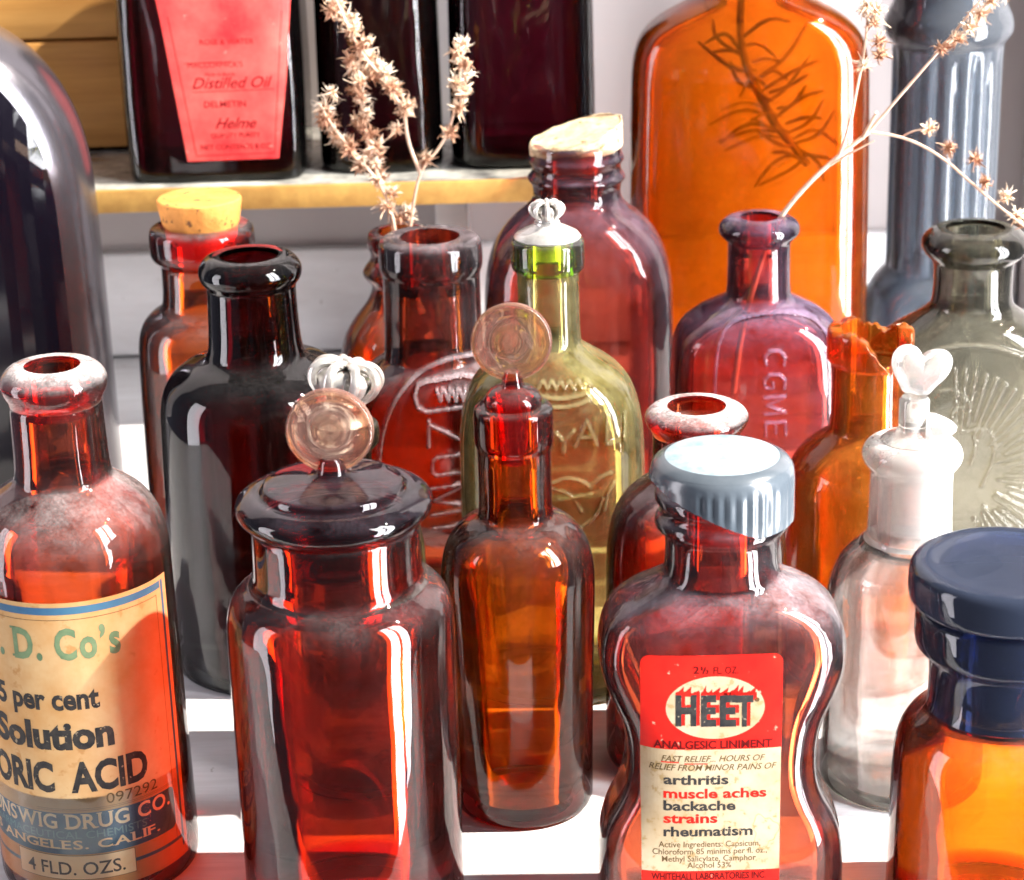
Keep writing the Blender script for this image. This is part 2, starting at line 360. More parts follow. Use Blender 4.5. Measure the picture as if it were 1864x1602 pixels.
def shell(prof, z0, z1, bore, wall, K=144, emboss=None, base=None, warp=None, bore_from=None, outer_fn=None):
    """closed hollow glass between heights z0 and z1 (base = floor thickness, None = open ring)"""
    front = None
    zz = [z for z in prof.z if z0+1e-4 < z < z1-1e-4]
    zs = np.unique(np.round(np.concatenate([[z0], zz, [z1]]), 5))
    if emboss:
        strokes, hw, hh, (ez0, ez1) = emboss[:4]; glint_k = emboss[4] if len(emboss) > 4 else 1.0
        zs = np.unique(np.concatenate([zs[(zs < ez0) | (zs > ez1)], np.arange(ez0, ez1, 0.03)]))
        front = 190; K = 60
    # thin out rows that nearly coincide
    keep = [0]
    for i in range(1, len(zs)):
        if zs[i]-zs[keep[-1]] > 0.008 or i == len(zs)-1: keep.append(i)
    zs = zs[keep]
    verts = []; faces = []; wear = {}
    rows = []
    def add_ring(x, y, z):
        b = len(verts)
        zz = z if hasattr(z, '__len__') else [z]*len(x)
        verts.extend(zip(x, y, zz)); rows.append((b, len(x)))
    for z in zs:
        x, y = ring_pts(prof.A(z), prof.B(z), prof.Nn(z), K, front)
        if outer_fn: x, y = outer_fn(x, y, z)
        if emboss and ez0 <= z <= ez1:
            d = stroke_dist(x, np.full(x.shape, z), strokes)
            h = hh*np.clip(1.25-d/hw, 0, 1)**1.0
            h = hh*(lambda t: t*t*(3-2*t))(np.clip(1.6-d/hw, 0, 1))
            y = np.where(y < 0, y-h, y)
            for q in np.nonzero((h > 0.62*hh) & (y < 0))[0]: wear[len(verts)+int(q)] = glint_k
        add_ring(x, y, z)
    # inner wall
    zin0 = z0 if base is None else z0+base
    zi = np.unique(np.concatenate([np.linspace(zin0, z1, 46), [z for z in zz if z > zin0+0.02]]))
    keep = [0]
    for i in range(1, len(zi)):
        if zi[i]-zi[keep[-1]] > 0.02 or i == len(zi)-1: keep.append(i)
    zi = zi[keep]
    off = np.linspace(-wall, wall, 21)
    inner = []
    for z in zi:
        q = np.clip(z+off, prof.z[0], prof.z[-1])
        sub = wall*np.sqrt(np.maximum(0, 1-(off/wall)**2))
        a = np.min(prof.A(q)-sub); b = np.min(prof.B(q)-sub)
        if bore_from is not None and z >= bore_from-0.25:
            a = min(a, bore); b = min(b, bore)
        a = max(a, 0.12); b = max(b, 0.12)
        inner.append((z, a, b, prof.Nn(z)))
    n_out = len(rows)
    for (z, a, b, n) in reversed(inner):
        x, y = ring_pts(a, b, n, K, front)
        add_ring(x, y, z)
    for (b0, k), (b1, _) in zip(rows[:-1], rows[1:]):
        for i in range(k):
            j = (i+1) % k
            faces.append((b0+i, b0+j, b1+j, b1+i))
    k = rows[0][1]
    if base is None:
        b0, b1 = rows[-1][0], rows[0][0]
        for i in range(k):
            j = (i+1) % k; faces.append((b0+i, b0+j, b1+j, b1+i))
    else:
        # floor outside (with a little push-up) and inside
        def cap(b, z, flip):
            xs = np.array([verts[b+i][0] for i in range(k)]); ys = np.array([verts[b+i][1] for i in range(k)])
            prev = b
            for s, dz in ((0.82, 0.0), (0.6, 0.06), (0.3, 0.10)):
                c = len(verts); verts.extend([(x*s, y*s, z+dz) for x, y in zip(xs, ys)])
                for i in range(k):
                    j = (i+1) % k
                    q = (prev+j, prev+i, c+i, c+j)
                    faces.append(q if not flip else q[::-1])
                prev = c
            c = len(verts); verts.append((0, 0, z+0.11))
            for i in range(k):
                j = (i+1) % k
                q = (prev+j, prev+i, c); faces.append(q if not flip else q[::-1])
        cap(rows[0][0], z0, False)
        cap(rows[-1][0], zin0, True)
    if warp:
        verts = [warp(v) for v in verts]
    shell.wear = wear
    return verts, faces

def bottle(root, mat, pts, bore, wall=0.22, base=0.35, lip=None, lip_mat=None, emboss=None, lip_warp=None, it=2, K=144, name='glass_body', outer_fn=None, bore_from=None):
    """adds the glass body and, above height `lip`, the lip as a part of its own; returns the profile"""
    prof = Profile(pts, it)
    top = prof.z[-1]
    bf = bore_from if bore_from is not None else (lip if lip else top)
    if lip:
        v, f = shell(prof, prof.z[0], lip-0.004, bore, wall, K, emboss, base, bore_from=bf, outer_fn=outer_fn)
        o = mesh_obj(name, v, f, mat, root)
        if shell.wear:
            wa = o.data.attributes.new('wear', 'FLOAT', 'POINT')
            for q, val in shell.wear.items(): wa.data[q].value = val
        v, f = shell(prof, lip+0.004, top, bore, wall, K, None, None, warp=lip_warp, bore_from=lip)
        mesh_obj('lip', v, f, lip_mat or mat, root)
    else:
        v, f = shell(prof, prof.z[0], top, bore, wall, K, emboss, base, warp=lip_warp, bore_from=bf, outer_fn=outer_fn)
        o = mesh_obj(name, v, f, mat, root)
    prof.body = o
    return prof

def lathe(pts, K=64, fn=None):
    """solid of revolution about z, pts (r, z) from bottom to top"""
    v = []; f = []
    for r, z in pts:
        for i in range(K):
            a = 2*math.pi*i/K
            rr = max(r, 1e-3)*(fn(a, z) if fn else 1)
            v.append((rr*math.cos(a), rr*math.sin(a), z))
    n = len(pts)
    for j in range(n-1):
        for i in range(K):
            k = (i+1) % K
            f.append((j*K+i, j*K+k, (j+1)*K+k, (j+1)*K+i))
    f.append(tuple(range(K-1, -1, -1))); f.append(tuple((n-1)*K+i for i in range(K)))
    return v, f
def tube(path, rad, K=8):
    P = [np.array(p, float) for p in path]; v = []; f = []
    n = len(P)
    for j, p in enumerate(P):
        t = P[min(j+1, n-1)]-P[max(j-1, 0)]; t /= np.linalg.norm(t)+1e-9
        a = np.cross(t, (0.13, 1, 0.21)); a /= np.linalg.norm(a)+1e-9; b = np.cross(t, a)
        r = rad[j] if hasattr(rad, '__len__') else rad
        for i in range(K):
            q = 2*math.pi*i/K; v.append(tuple(p+a*r*math.cos(q)+b*r*math.sin(q)))
    for j in range(n-1):
        for i in range(K):
            k = (i+1) % K; f.append((j*K+i, j*K+k, (j+1)*K+k, (j+1)*K+i))
    f.append(tuple(range(K-1, -1, -1))); f.append(tuple((n-1)*K+i for i in range(K)))
    return v, f
def smooth_path(p, it=2): return [tuple(q) for q in chaikin(p, it)]
def xform(v, M4): return [tuple(M4 @ Vector(p)) for p in v]

# ------------------------------------------------------------------ lettering
_tc = {}
def glyphs(s, bold=0.0, shear=0.0, spacing=1.0):
    key = (s, bold, shear, spacing)
    if key in _tc: return _tc[key]
    cu = bpy.data.curves.new('lettering', 'FONT'); cu.body = s; cu.size = 1.0; cu.offset = bold; cu.shear = shear
    cu.space_character = spacing; cu.resolution_u = 3; cu.fill_mode = 'FRONT'; cu.dimensions = '2D'
    ob = bpy.data.objects.new('lettering', cu); COL.objects.link(ob)
    bpy.context.view_layer.update()
    me = bpy.data.meshes.new_from_object(ob.evaluated_get(bpy.context.evaluated_depsgraph_get()))
    v = [(p.co.x, p.co.y) for p in me.vertices]; f = [tuple(p.vertices) for p in me.polygons]
    bpy.data.objects.remove(ob); bpy.data.curves.remove(cu); bpy.data.meshes.remove(me)
    _tc[key] = (v, f); return v, f
SERIF = {'U': [(.1, 1), (.9, 1)], 'N': [(.08, 1), (.08, 0), (.92, 1)], 'W': [(.05, 1), (.5, 1), (.95, 1)], 'I': [(.5, 0), (.5, 1)], 'D': [(.05, 0), (.05, 1)],
         'R': [(.08, 0), (.08, 1), (.95, 0)], 'E': [(.05, 0), (.05, 1)], 'L': [(.05, 0), (.05, 1)], 'A': [(.03, 0), (.97, 0)], 'F': [(.08, 0), (.05, 1)],
         'B': [(.05, 0), (.05, 1)], 'P': [(.08, 0), (.05, 1)], 'H': [(.08, 0), (.08, 1), (.92, 0), (.92, 1)], 'M': [(.06, 0), (.94, 0)], 'T': [(.5, 0)]}
def serif_text(s, bold=0.02, gap=0.09, small=None):
    """the built-in letters with serifs added; letters in lower positions of `small` are small capitals"""
    V = []; F = []; x = 0
    for i, ch in enumerate(s):
        if ch == ' ': x += 0.32; continue
        v, f = glyphs(ch, bold)
        sc = 0.78 if (small and small[i] == 's') else 1.0
        x0 = min(p[0] for p in v); x1 = max(p[0] for p in v); wd = x1-x0
        h = max(p[1] for p in v)
        b = len(V); V += [((p[0]-x0)*sc+x, p[1]*sc) for p in v]; F += [tuple(b+k for k in q) for q in f]
        for fx, top in SERIF.get(ch, []):
            cx = x+wd*sc*fx; y = (h*sc-0.05) if top else 0.0
            b = len(V); hw = 0.115*sc
            V += [(cx-hw, y), (cx+hw, y), (cx+hw, y+0.055), (cx-hw, y+0.055)]; F.append((b, b+1, b+2, b+3))
        x += wd*sc+gap
    return V, F

class Label:
    """a paper label with its print: flat pieces in (u, z) laid on the glass by `surf(u, z, lift)`"""
    def __init__(s, surf, step=0.12): s.surf = surf; s.step = step; s.mb = MB(); s.mats = []
    def mi(s, mat):
        if mat not in s.mats: s.mats.append(mat)
        return s.mats.index(mat)
    def piece(s, v, f, mat, layer):
        bm = bmesh.new()
        vs = [bm.verts.new((p[0], p[1], 0)) for p in v]
        for q in f:
            try: bm.faces.new([vs[i] for i in q])
            except ValueError: pass
        us = [p[0] for p in v]; zs = [p[1] for p in v]
        for ax, lo, hi in ((0, min(us), max(us)), (1, min(zs), max(zs))):
            c = math.floor(lo/s.step)*s.step
            while c < hi:
                c += s.step
                if lo < c < hi:
                    no = (1, 0, 0) if ax == 0 else (0, 1, 0)
                    bmesh.ops.bisect_plane(bm, geom=list(bm.verts)+list(bm.edges)+list(bm.faces), plane_co=(c, c, 0), plane_no=no, dist=1e-6)
        bm.verts.index_update()
        lift = 0.010+layer*0.0025
        s.mb.add([s.surf(p.co.x, p.co.y, lift) for p in bm.verts], [tuple(q.index for q in p.verts) for p in bm.faces], s.mi(mat))
        bm.free()
    def rect(s, u0, z0, u1, z1, mat, layer, rad=0.0):
        if rad <= 0: pts = [(u0, z0), (u1, z0), (u1, z1), (u0, z1)]
        else:
            pts = []
            for cx, cz, a0 in ((u1-rad, z0+rad, -90), (u1-rad, z1-rad, 0), (u0+rad, z1-rad, 90), (u0+rad, z0+rad, 180)):
                for k in range(7):
                    a = R(a0+15*k); pts.append((cx+rad*math.cos(a), cz+rad*math.sin(a)))
        s.piece(pts, [tuple(range(len(pts)))], mat, layer)
    def poly(s, pts, mat, layer): s.piece(pts, [tuple(range(len(pts)))], mat, layer)
    def frame(s, u0, z0, u1, z1, t, mat, layer):
        for r in ((u0, z0, u1, z0+t), (u0, z1-t, u1, z1), (u0, z0+t, u0+t, z1-t), (u1-t, z0+t, u1, z1-t)): s.rect(*r, mat, layer)
    def text(s, txt, u0, u1, z, mat, layer, height=None, bold=0.0, shear=0.0, spacing=1.0, serif=False, prefix='', small=None, slope=0.0):
        mk = (lambda t, sm=None: serif_text(t, bold, small=sm)) if serif else (lambda t, sm=None: glyphs(t, bold, shear, spacing))
        v, f = mk(txt, small)
        x0 = min(p[0] for p in v); x1 = max(p[0] for p in v)
        sx = (u1-u0)/(x1-x0)
        if prefix:
            pv, pf = mk(prefix+txt, (small and ('c'*len(prefix))[:len(prefix)-1]+'s'*1+small))
            shift = max(p[0] for p in pv)-x1
            v = [(p[0]-shift, p[1]) for p in pv]; f = pf
        sz = sx if height is None else height/0.70
        s.piece([(u0+(p[0]-x0)*sx, z+p[1]*sz+slope*(p[0]-x0)*sx) for p in v], f, mat, layer)
    def build(s, name, parent): return s.mb.build(name, s.mats, parent, smooth=False)

# ------------------------------------------------------------------ the setting
SILL_BACK = 86.0
v, f = box(-34, 24, 39.5, SILL_BACK, -3, 0, 0.15)
structure(mesh_obj('window_sill', v, f, M['paint']))
v, f = box(-70, 70, SILL_BACK, SILL_BACK+2, -3, 60, 0.0)
structure(mesh_obj('wall', v, f, M['wall']))
v, f = box(20.2, 26, SILL_BACK-5, SILL_BACK-0.001, 0.004, 60, 0.1)
structure(mesh_obj('added_shade_wall', v, f, M['wall']))  # unseen upright, added to keep lamp light off the right of the wall
zb = z_at(-6, SILL_BACK-0.7, 452)
v, f = box(-33, 20.1, SILL_BACK-0.7, SILL_BACK-0.01, 0.12, zb, 0.12)
t = thing('skirting_board', 'pale painted board along the foot of the wall, behind the bottles', 'board', (0, 0, 0))
mesh_obj('plank', v, f, M['paint'], t)

# shelf on the left, with its brass edge
SH_Y = 76.5
sz = z_at(-8, SH_Y, 342); sz0 = z_at(-8, SH_Y, 381)
shelf = thing('shelf', 'shelf with a mottled top and worn brass edge, below the dark bottles', 'shelf', (0, 0, 0))
v, f = box(-40, 3.6, SH_Y+0.25, SILL_BACK-0.02, sz0+0.05, sz-0.01, 0.03); mesh_obj('shelf_top', v, f, M['marble'], shelf)
v, f = box(-40.2, 3.8, SH_Y, SH_Y+0.24, sz0, sz+0.06, 0.08); mesh_obj('brass_edge', v, f, M['brass'], shelf)
for x in (-26, -2):
    v, f = box(x-0.6, x+0.6, SILL_BACK-5, SILL_BACK-0.72, 0.0, sz0+0.04, 0.05); mesh_obj('support', v, f, M['paint'], shelf)
# plank box behind
PB = 83.0
crate = thing('plank_box', 'golden wooden box of horizontal boards standing on the shelf at left', 'box', (0, 0, 0))
xr = at(262, 150, PB)[0]
zz = [sz, z_at(-14, PB, 280), z_at(-14, PB, 71), z_at(-14, PB, 71)+3.6, z_at(-14, PB, 71)+7]
for z0, z1 in zip(zz[:-1], zz[1:]):
    v, f = box(-42, xr, PB, SILL_BACK-0.1, z0+0.05, z1-0.05, 0.09); mesh_obj('plank', v, f, M['board'], crate)

# ------------------------------------------------------------------ bottles, back row
def closing(prof_pts, rim=0.06):
    """adds the rounded foot to a bottle profile (z from bottom up) standing at z=0"""
    z, a = prof_pts[0][0], prof_pts[0][1]; rest = tuple(prof_pts[0][2:])
    def sc(k):
        if rest:
            return (a-k, (rest[0]-k) if rest[0] else None) + rest[1:]
        return (a-k,)
    return [(0.0,)+sc(0.22), (0.02,)+sc(0.10), (0.12,)+sc(0.01), (0.4, a)+rest] + [p for p in prof_pts if p[0] > 0.5]

def foot(pts, z0=0.0):
    p = closing(pts)
    return p if z0 == 0 else [(q[0]+z0,)+tuple(q[1:]) for q in p]

# arched black-fronted case at far left
def loft(prof, z0, z1, K=120):
    zs = [z for z in prof.z if z0 <= z <= z1]; V = []; F = []
    for z in zs:
        x, y = ring_pts(prof.A(z), prof.B(z), prof.Nn(z), K); V += list(zip(x, y, [z]*K))
    for j in range(len(zs)-1):
        for i in range(K):
            k = (i+1) % K; F.append((j*K+i, j*K+k, (j+1)*K+k, (j+1)*K+i))
    F.append(tuple(range(K-1, -1, -1))); F.append(tuple((len(zs)-1)*K+i for i in range(K)))
    return V, F
X, P = axis_profile(70, (-85, 600), [(16, 6, 0.2, 2.2), (18, 45, 1.0, 2.3), (30, 85, 1.6, 2.4), (48, 120, 2.0, 2.5), (75, 168, 2.4, 2.5), (122, 217, 2.65, 2.5), (190, 258, 2.75, 2.5), (274, 281, 2.8, 2.5), (364, 285, 2.8, 2.5), (600, 282, 2.8, 2.5)])
t = thing('arched_case', 'large arched black fronted case with a broad rounded silvery rim, far left edge', 'case', (X, 70, 0))
pr = Profile(foot(P)); v, f = loft(pr, 0, 99); mesh_obj('silvery_shell', v, f, M['shell'], t)
wband = 46*74.5/FPX
zz = [z for z in np.linspace(0.9, pr.z[-1]-wband*0.95, 60)]
hw = [max(0.05, min(pr.A(z), pr.A(min(z+wband*0.45, pr.z[-1])))-wband) for z in zz]
L = Label(lambda u, z, lift: (u, pr.front(u, z)-lift-0.02, z), 0.35)
L.poly([(h, z) for h, z in zip(hw, zz)]+[(-h, z) for h, z in reversed(list(zip(hw, zz)))], M['black_gloss'], 0)
L.build('black_panel', t)

# square dark bottle with the coral label
YA = 80.0
X, P = axis_profile(YA, (397, 150), [(-260, 60), (-230, 62), (-200, 100, 2.4, 3), (-150, 165, 2.5, 6), (150, 164, 2.5, 7), (300, 158, 2.5, 7)])
P = [(p[0],)+tuple(p[1:]) for p in P]
P = [(sz+0.0, P[0][1]-0.25, 2.3, 7), (sz+0.03, P[0][1]-0.08, 2.45, 7), (sz+0.2, P[0][1], 2.5, 7)] + [p for p in P if p[0] > sz+0.3]
tA = thing('square_bottle', 'square dark bottle with a tapering coral paper label, standing on the shelf', 'bottle', (X, YA, 0))
prA = bottle(tA, M['wine'], P, 0.8, 0.25, 0.3, lip=z_at(X, YA, -205))
XA = X
def lab_surf(prof, dx=0.0):
    def fn(u, z, lift): return (u+dx, prof.front(u+dx, z)-lift, z)
    return fn
def uvA(px, py):
    p = at(px, py, YA-2.5); return p[0]-XA, p[2]
L = Label(lab_surf(prA), 0.15)
c = [uvA(*q) for q in ((342, 294), (508, 288), (521, 140), (530, -70), (268, -70), (296, 60))]
L.poly(c, M['paper_coral'], 0)
def lineA(p0, p1, w=1.2, mat='ink_coral'):
    a = np.array(uvA(*p0)); b = np.array(uvA(*p1)); d = b-a; n = np.array((-d[1], d[0]))/np.linalg.norm(d)*w*0.01
    L.poly([tuple(a-n), tuple(b-n), tuple(b+n), tuple(a+n)], M[mat], 1)
for p0, p1 in (((358, 284), (500, 278)), ((358, 284), (305, 30)), ((500, 278), (512, 20)), ((350, 168), (498, 162)), ((335, 116), (420, 112))): lineA(p0, p1)
def textA(s, x0, x1, y, mat='ink_coral', **k):
    a = uvA(x0, y); b = uvA(x1, y); L.text(s, a[0], b[0], a[1], M[mat], 1, **k)
textA('ROSE & WATER', 364, 462, 82); textA("MACCORMICK'S", 342, 442, 124); textA('Made in Bottle', 372, 428, 139, shear=0.3)
textA('Distilled Oil', 350, 497, 162, shear=0.4, bold=0.01); textA('DELMETIN', 372, 448, 196, bold=0.01); textA('Helme', 392, 468, 234, shear=0.5, bold=0.015)
textA('QUALITY PURITY', 384, 474, 251, bold=0.015); textA('NET CONTENTS 8 OZ', 366, 494, 273, bold=0.015)
textA('Pure', 370, 440, -20, shear=0.4)
L.build('paper_label', tA)

def shelf_bottle(px, half, Y, b, n, label, mat):
    X, P = axis_profile(Y, (px, 160), [(-330, half*0.4), (-300, half*0.4), (-260, half*0.7, b*0.8, 2.5), (-200, half, b, n), (150, half, b, n), (270, half*0.99, b, n)])
    a = P[0][1]
    P = [(sz, a-0.25, b-0.25, n), (sz+0.03, a-0.08, b-0.08, n), (sz+0.2, a, b, n)] + [p for p in P if p[0] > sz+0.3]
    t = thing('dark_bottle', label, 'bottle', (X, Y, 0))
    bottle(t, mat, P, 0.7, 0.25, 0.35, lip=z_at(X, Y, -305))
shelf_bottle(692, 112, 80.2, 2.1, 3.2, 'narrow dark wine coloured bottle on the shelf, behind the dried flower stalks', M['wine'])
shelf_bottle(950, 132, 80.4, 2.2, 3.4, 'broad dark wine coloured bottle on the shelf, behind the crumbling cork', M['wine'])

# amber bottle with a flat cork
X, P = axis_profile(66, (368, 440), [(408, 84), (412, 92), (420, 96), (455, 96), (466, 92), (474, 80), (482, 77), (545, 78), (556, 86), (566, 102), (582, 118), (606, 127), (650, 130), (860, 130)])
tE = thing('corked_bottle', 'amber bottle with a neat flat topped cork, behind the darkest bottle', 'bottle', (X, 66, 0))
bottle(tE, M['amber'], foot(P), 1.05, 0.2, 0.35, lip=z_at(X, 66, 476))
d = depth((X, 66, 10))/FPX
zt = z_at(X, 66, 359); zl = z_at(X, 66, 408); 
pts = [(1.0, zl-0.9), (66*d, zl-0.05), (70*d, zl+0.1), (76*d, zt-0.12), (76*d, zt-0.03), (74*d, zt)]
pts = [(r, z) for r, z in pts] + [(0.6, zt+0.01), (0.1, zt+0.01)]
v, f = lathe(pts, 64, lambda a, z: 1+0.012*math.sin(5*a+z*3)+0.008*math.sin(13*a+z*9))
mesh_obj('cork', v, f, M['cork'], tE, sharp=35)

# darkest bottle
X, P = axis_profile(58.0, (455, 490), [(464, 72), (468, 82), (480, 92), (492, 95), (505, 92), (515, 84), (522, 80), (640, 84), (650, 100), (662, 136), (686, 165), (724, 179), (800, 181), (1170, 182)])
t = thing('dark_bottle', 'nearly black open bottle with a thick round lip, behind the lidded jar', 'bottle', (X, 58.0, 0))
bottle(t, M['dark'], foot(P), 0.95, 0.26, 0.4, lip=z_at(X, 58.0, 521))

# small round amber bottle holding the dried flowers
X, P = axis_profile(68.2, (735, 470), [(420, 58), (424, 64), (446, 66), (456, 60), (470, 60), (484, 72), (494, 77), (504, 70), (514, 60), (530, 62), (550, 72), (580, 98), (615, 118), (660, 124), (760, 125)])
tG = thing('round_bottle', 'small round shouldered amber bottle holding dried flower stalks', 'bottle', (X, 68.2, 0))
bottle(tG, M['amber'], foot(P), 0.8, 0.2, 0.35, lip=z_at(X, 68.2, 514)); XG = X

# embossed bottle with letters running down
YH = 62.0
X, P = axis_profile(YH, (783, 455), [(430, 80), (433, 88), (440, 94), (478, 95), (490, 92), (497, 88), (640, 89, None, 2.0), (650, 98, 1.5, 2.2), (668, 122, 1.8, 2.6), (695, 148, 1.95, 3.0), (745, 164, 2.0, 3.2), (820, 168, 2.0, 3.2), (1000, 168, 2.0, 3.2)])
tH = thing('embossed_bottle', 'amber bottle with thick collar and raised letters reading downwards', 'bottle', (X, YH, 0))
XH = X
def uvH(px, py): p = at(px, py, YH-2.0); return (p[0]-XH, p[2])
def pl(fn, *pts): return [fn(*p) for p in pts]
st = []
st.append(pl(uvH, (775, 700), (840, 692), (862, 697), (872, 712), (868, 730), (850, 740), (775, 750), (760, 742), (754, 724), (760, 706), (775, 700)))
st.append(pl(uvH, (780, 765), (780, 812))); st.append(pl(uvH, (780, 772), (842, 800))); st.append(pl(uvH, (843, 760), (843, 806)))
st.append(pl(uvH, (796, 832), (840, 826), (848, 834), (846, 850), (838, 858), (794, 864), (786, 856), (788, 838), (796, 832)))
st.append(pl(uvH, (784, 888), (848, 880))); st.append(pl(uvH, (848, 880), (790, 910))); st.append(pl(uvH, (790, 910), (846, 918))); st.append(pl(uvH, (786, 936), (846, 926)))
st.append(pl(uvH, (788, 960), (832, 955), (844, 962), (846, 980)))
arch = [(686, 980), (688, 860), (694, 790), (712, 740), (742, 702), (782, 676), (830, 662), (872, 668)]
st.append(smooth_path(pl(uvH, *arch)))
for k in range(4):       # the small wording inside the big first letter
    x = 795+k*14; st.append(pl(uvH, (x, 714), (x+7, 730), (x+9, 712)))
zlo = uvH(780, 995)[1]; zhi = uvH(780, 650)[1]
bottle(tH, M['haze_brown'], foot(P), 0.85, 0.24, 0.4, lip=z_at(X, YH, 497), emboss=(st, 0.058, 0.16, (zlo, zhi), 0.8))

# wide-mouthed bottle with the crumbling cork
YJ = 67.2
X, P = axis_profile(YJ, (1049, 300), [(258, 78), (262, 82), (276, 82), (283, 86), (288, 88), (293, 84), (300, 80), (312, 82), (318, 89), (324, 89), (330, 82), (345, 79), (360, 82, None, 2.0), (374, 92, 1.6, 2.1), (398, 122, 1.9, 2.3), (436, 152, 2.1, 2.5), (490, 168, 2.2, 2.7), (540, 171, 2.2, 2.7), (700, 171, 2.2, 2.7)])
tJ = thing('wide_mouth_bottle', 'amber threaded bottle plugged with a crumbling pale cork', 'bottle', (X, YJ, 0))
bottle(tJ, M['haze'], foot(P), 1.1, 0.22, 0.35, lip=z_at(X, YJ, 344))
zr = z_at(X, YJ, 258); d = depth((X, YJ, 12))/FPX
bm = bmesh.new(); bmesh.ops.create_icosphere(bm, subdivisions=5, radius=1.0)
from mathutils import noise as mnoise
for p in bm.verts:
    x, y, z = p.co
    s = (abs(x)**6+abs(y)**6)**(1/6) if False else 1
    zz_ = max(-0.62, min(0.62, z*1.3))
    rr = math.hypot(x, y)
    k = 1.0/max(rr, 0.55) if rr > 1e-4 else 1
    k = min(k, 1.35)
    top = 0.5+0.5*zz_/0.62
    px_, py_ = x*k*84*d, y*k*1.25
    # wedge: low at the left, high at the right, tilted
    zz2 = zr-0.02+(-0.18+0.10*x) + top*(0.42+0.34*max(x, -0.6)+0.1*y)*1.15
    nn = mnoise.noise(Vector((x*2.3, y*2.3, z*3.1)))*0.10+mnoise.noise(Vector((x*7, y*7, z*9)))*0.045
    p.co = (px_+nn*0.6, py_+nn, zz2+nn*0.8)
v = [tuple(p.co) for p in bm.verts]; f = [tuple(q.index for q in p.verts) for p in bm.faces]; bm.free()
ck = mesh_obj('cork', v, f, M['cork_pale'], tJ, sharp=None)
v, f = lathe([(1.0, zr-0.8), (1.08, zr-0.05), (1.1, zr-0.02), (0.5, zr+0.05)], 48); mesh_obj('plug', v, f, M['cork_pale'], ck)

# big orange flask
YK = 75.0
X, P = axis_profile(YK, (1362, 300), [(-150, 62), (-60, 62), (-22, 76, 1.2, 2.0), (2, 120, 1.6, 2.5), (28, 168, 1.8, 3), (58, 200, 1.9, 3.2), (100, 213, 2.0, 3.4), (160, 216, 2.0, 3.4), (600, 214, 2.0, 3.4)])
tK = thing('orange_flask', 'big flat orange glass flask with a dark sprig inside', 'bottle', (X, YK, 0)); XK = X
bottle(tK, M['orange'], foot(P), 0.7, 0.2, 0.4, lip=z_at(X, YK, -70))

# fluted blue-grey glass column
YL = 78.0
X, P = axis_profile(YL, (1718, 250), [(-160, 112), (-120, 100), (-60, 92), (-10, 98), (15, 108), (32, 116), (52, 117), (66, 110), (74, 102), (86, 100), (470, 97), (482, 97), (492, 106), (506, 118), (520, 124), (545, 132), (580, 142), (620, 150)])
a0 = P[0][1]
tL = thing('fluted_vase', 'tall blue grey fluted glass vase at the upper right', 'vase', (X, YL, 0))
zf0, zf1 = z_at(X, YL, 478), z_at(X, YL, 84)
zb1 = z_at(X, YL, 510)
def flute(x, y, z):
    a = np.arctan2(y, x)
    k = np.clip(min((z-zf0)/0.3, (zf1-z)/0.3), 0, 1)
    s = 1-0.075*k*(1-np.abs(np.cos(a*9)))
    if z < zb1: s = s*(1+0.03*np.clip((zb1-z)/0.5, 0, 1)*np.cos(a*7+z*1.2))
    return x*s, y*s
bottle(tL, M['blue_clear'], foot(P), 1.2, 0.32, 0.6, K=144, name='fluted_column', outer_fn=flute, lip=z_at(X, YL, 68))

# smoky flask with the sunburst
YM = 62.5
X, P = axis_profile(YM, (1774, 445), [(414, 68), (418, 80), (428, 92), (442, 97), (456, 92), (468, 80), (474, 71), (545, 71, None, 2.0), (560, 82, 1.1, 2.1), (578, 112, 1.4, 2.3), (602, 152, 1.6, 2.5), (640, 192, 1.75, 2.7), (700, 226, 1.8, 2.8), (780, 244, 1.8, 2.8), (880, 244, 1.8, 2.8), (1000, 230, 1.8, 2.8)])
tM = thing('sunburst_flask', 'smoky clear flask with a raised circle, scroll and rays at right', 'bottle', (X, YM, 0)); XM = X
def uvM(px, py): p = at(px, py, YM-1.8); return (p[0]-XM, p[2])
st = []
cxm, cym, rm = 1775, 845, 212
st.append([uvM(cxm+rm*math.cos(R(a)), cym-rm*math.sin(R(a))) for a in range(-60, 241, 6)])
for k in range(27):
    a = R(-70+k*6.2); r0 = 88+14*math.sin(k*1.7); r1 = 190
    st.append([uvM(1742+r0*math.cos(a), 862-r0*math.sin(a)), uvM(1742+r1*math.cos(a)*0.93, 862-r1*math.sin(a)*0.98)])
scroll = []
scroll.append(smooth_path(pl(uvM, (1715, 712), (1735, 708), (1752, 718), (1764, 736))))
scroll.append(smooth_path(pl(uvM, (1750, 740), (1732, 744), (1734, 768), (1752, 786), (1778, 778), (1798, 780), (1812, 800), (1806, 840), (1785, 885))))
scroll.append(smooth_path(pl(uvM, (1772, 790), (1776, 815), (1766, 845))))
zlo = uvM(1775, 985)[1]; zhi = uvM(1775, 600)[1]
bottle(tM, M['smoke'], foot(P), 1.0, 0.22, 0.4, lip=z_at(X, YM, 473), emboss=(st+scroll, 0.045, 0.09, (max(zlo, 0.8), zhi), 0.4))

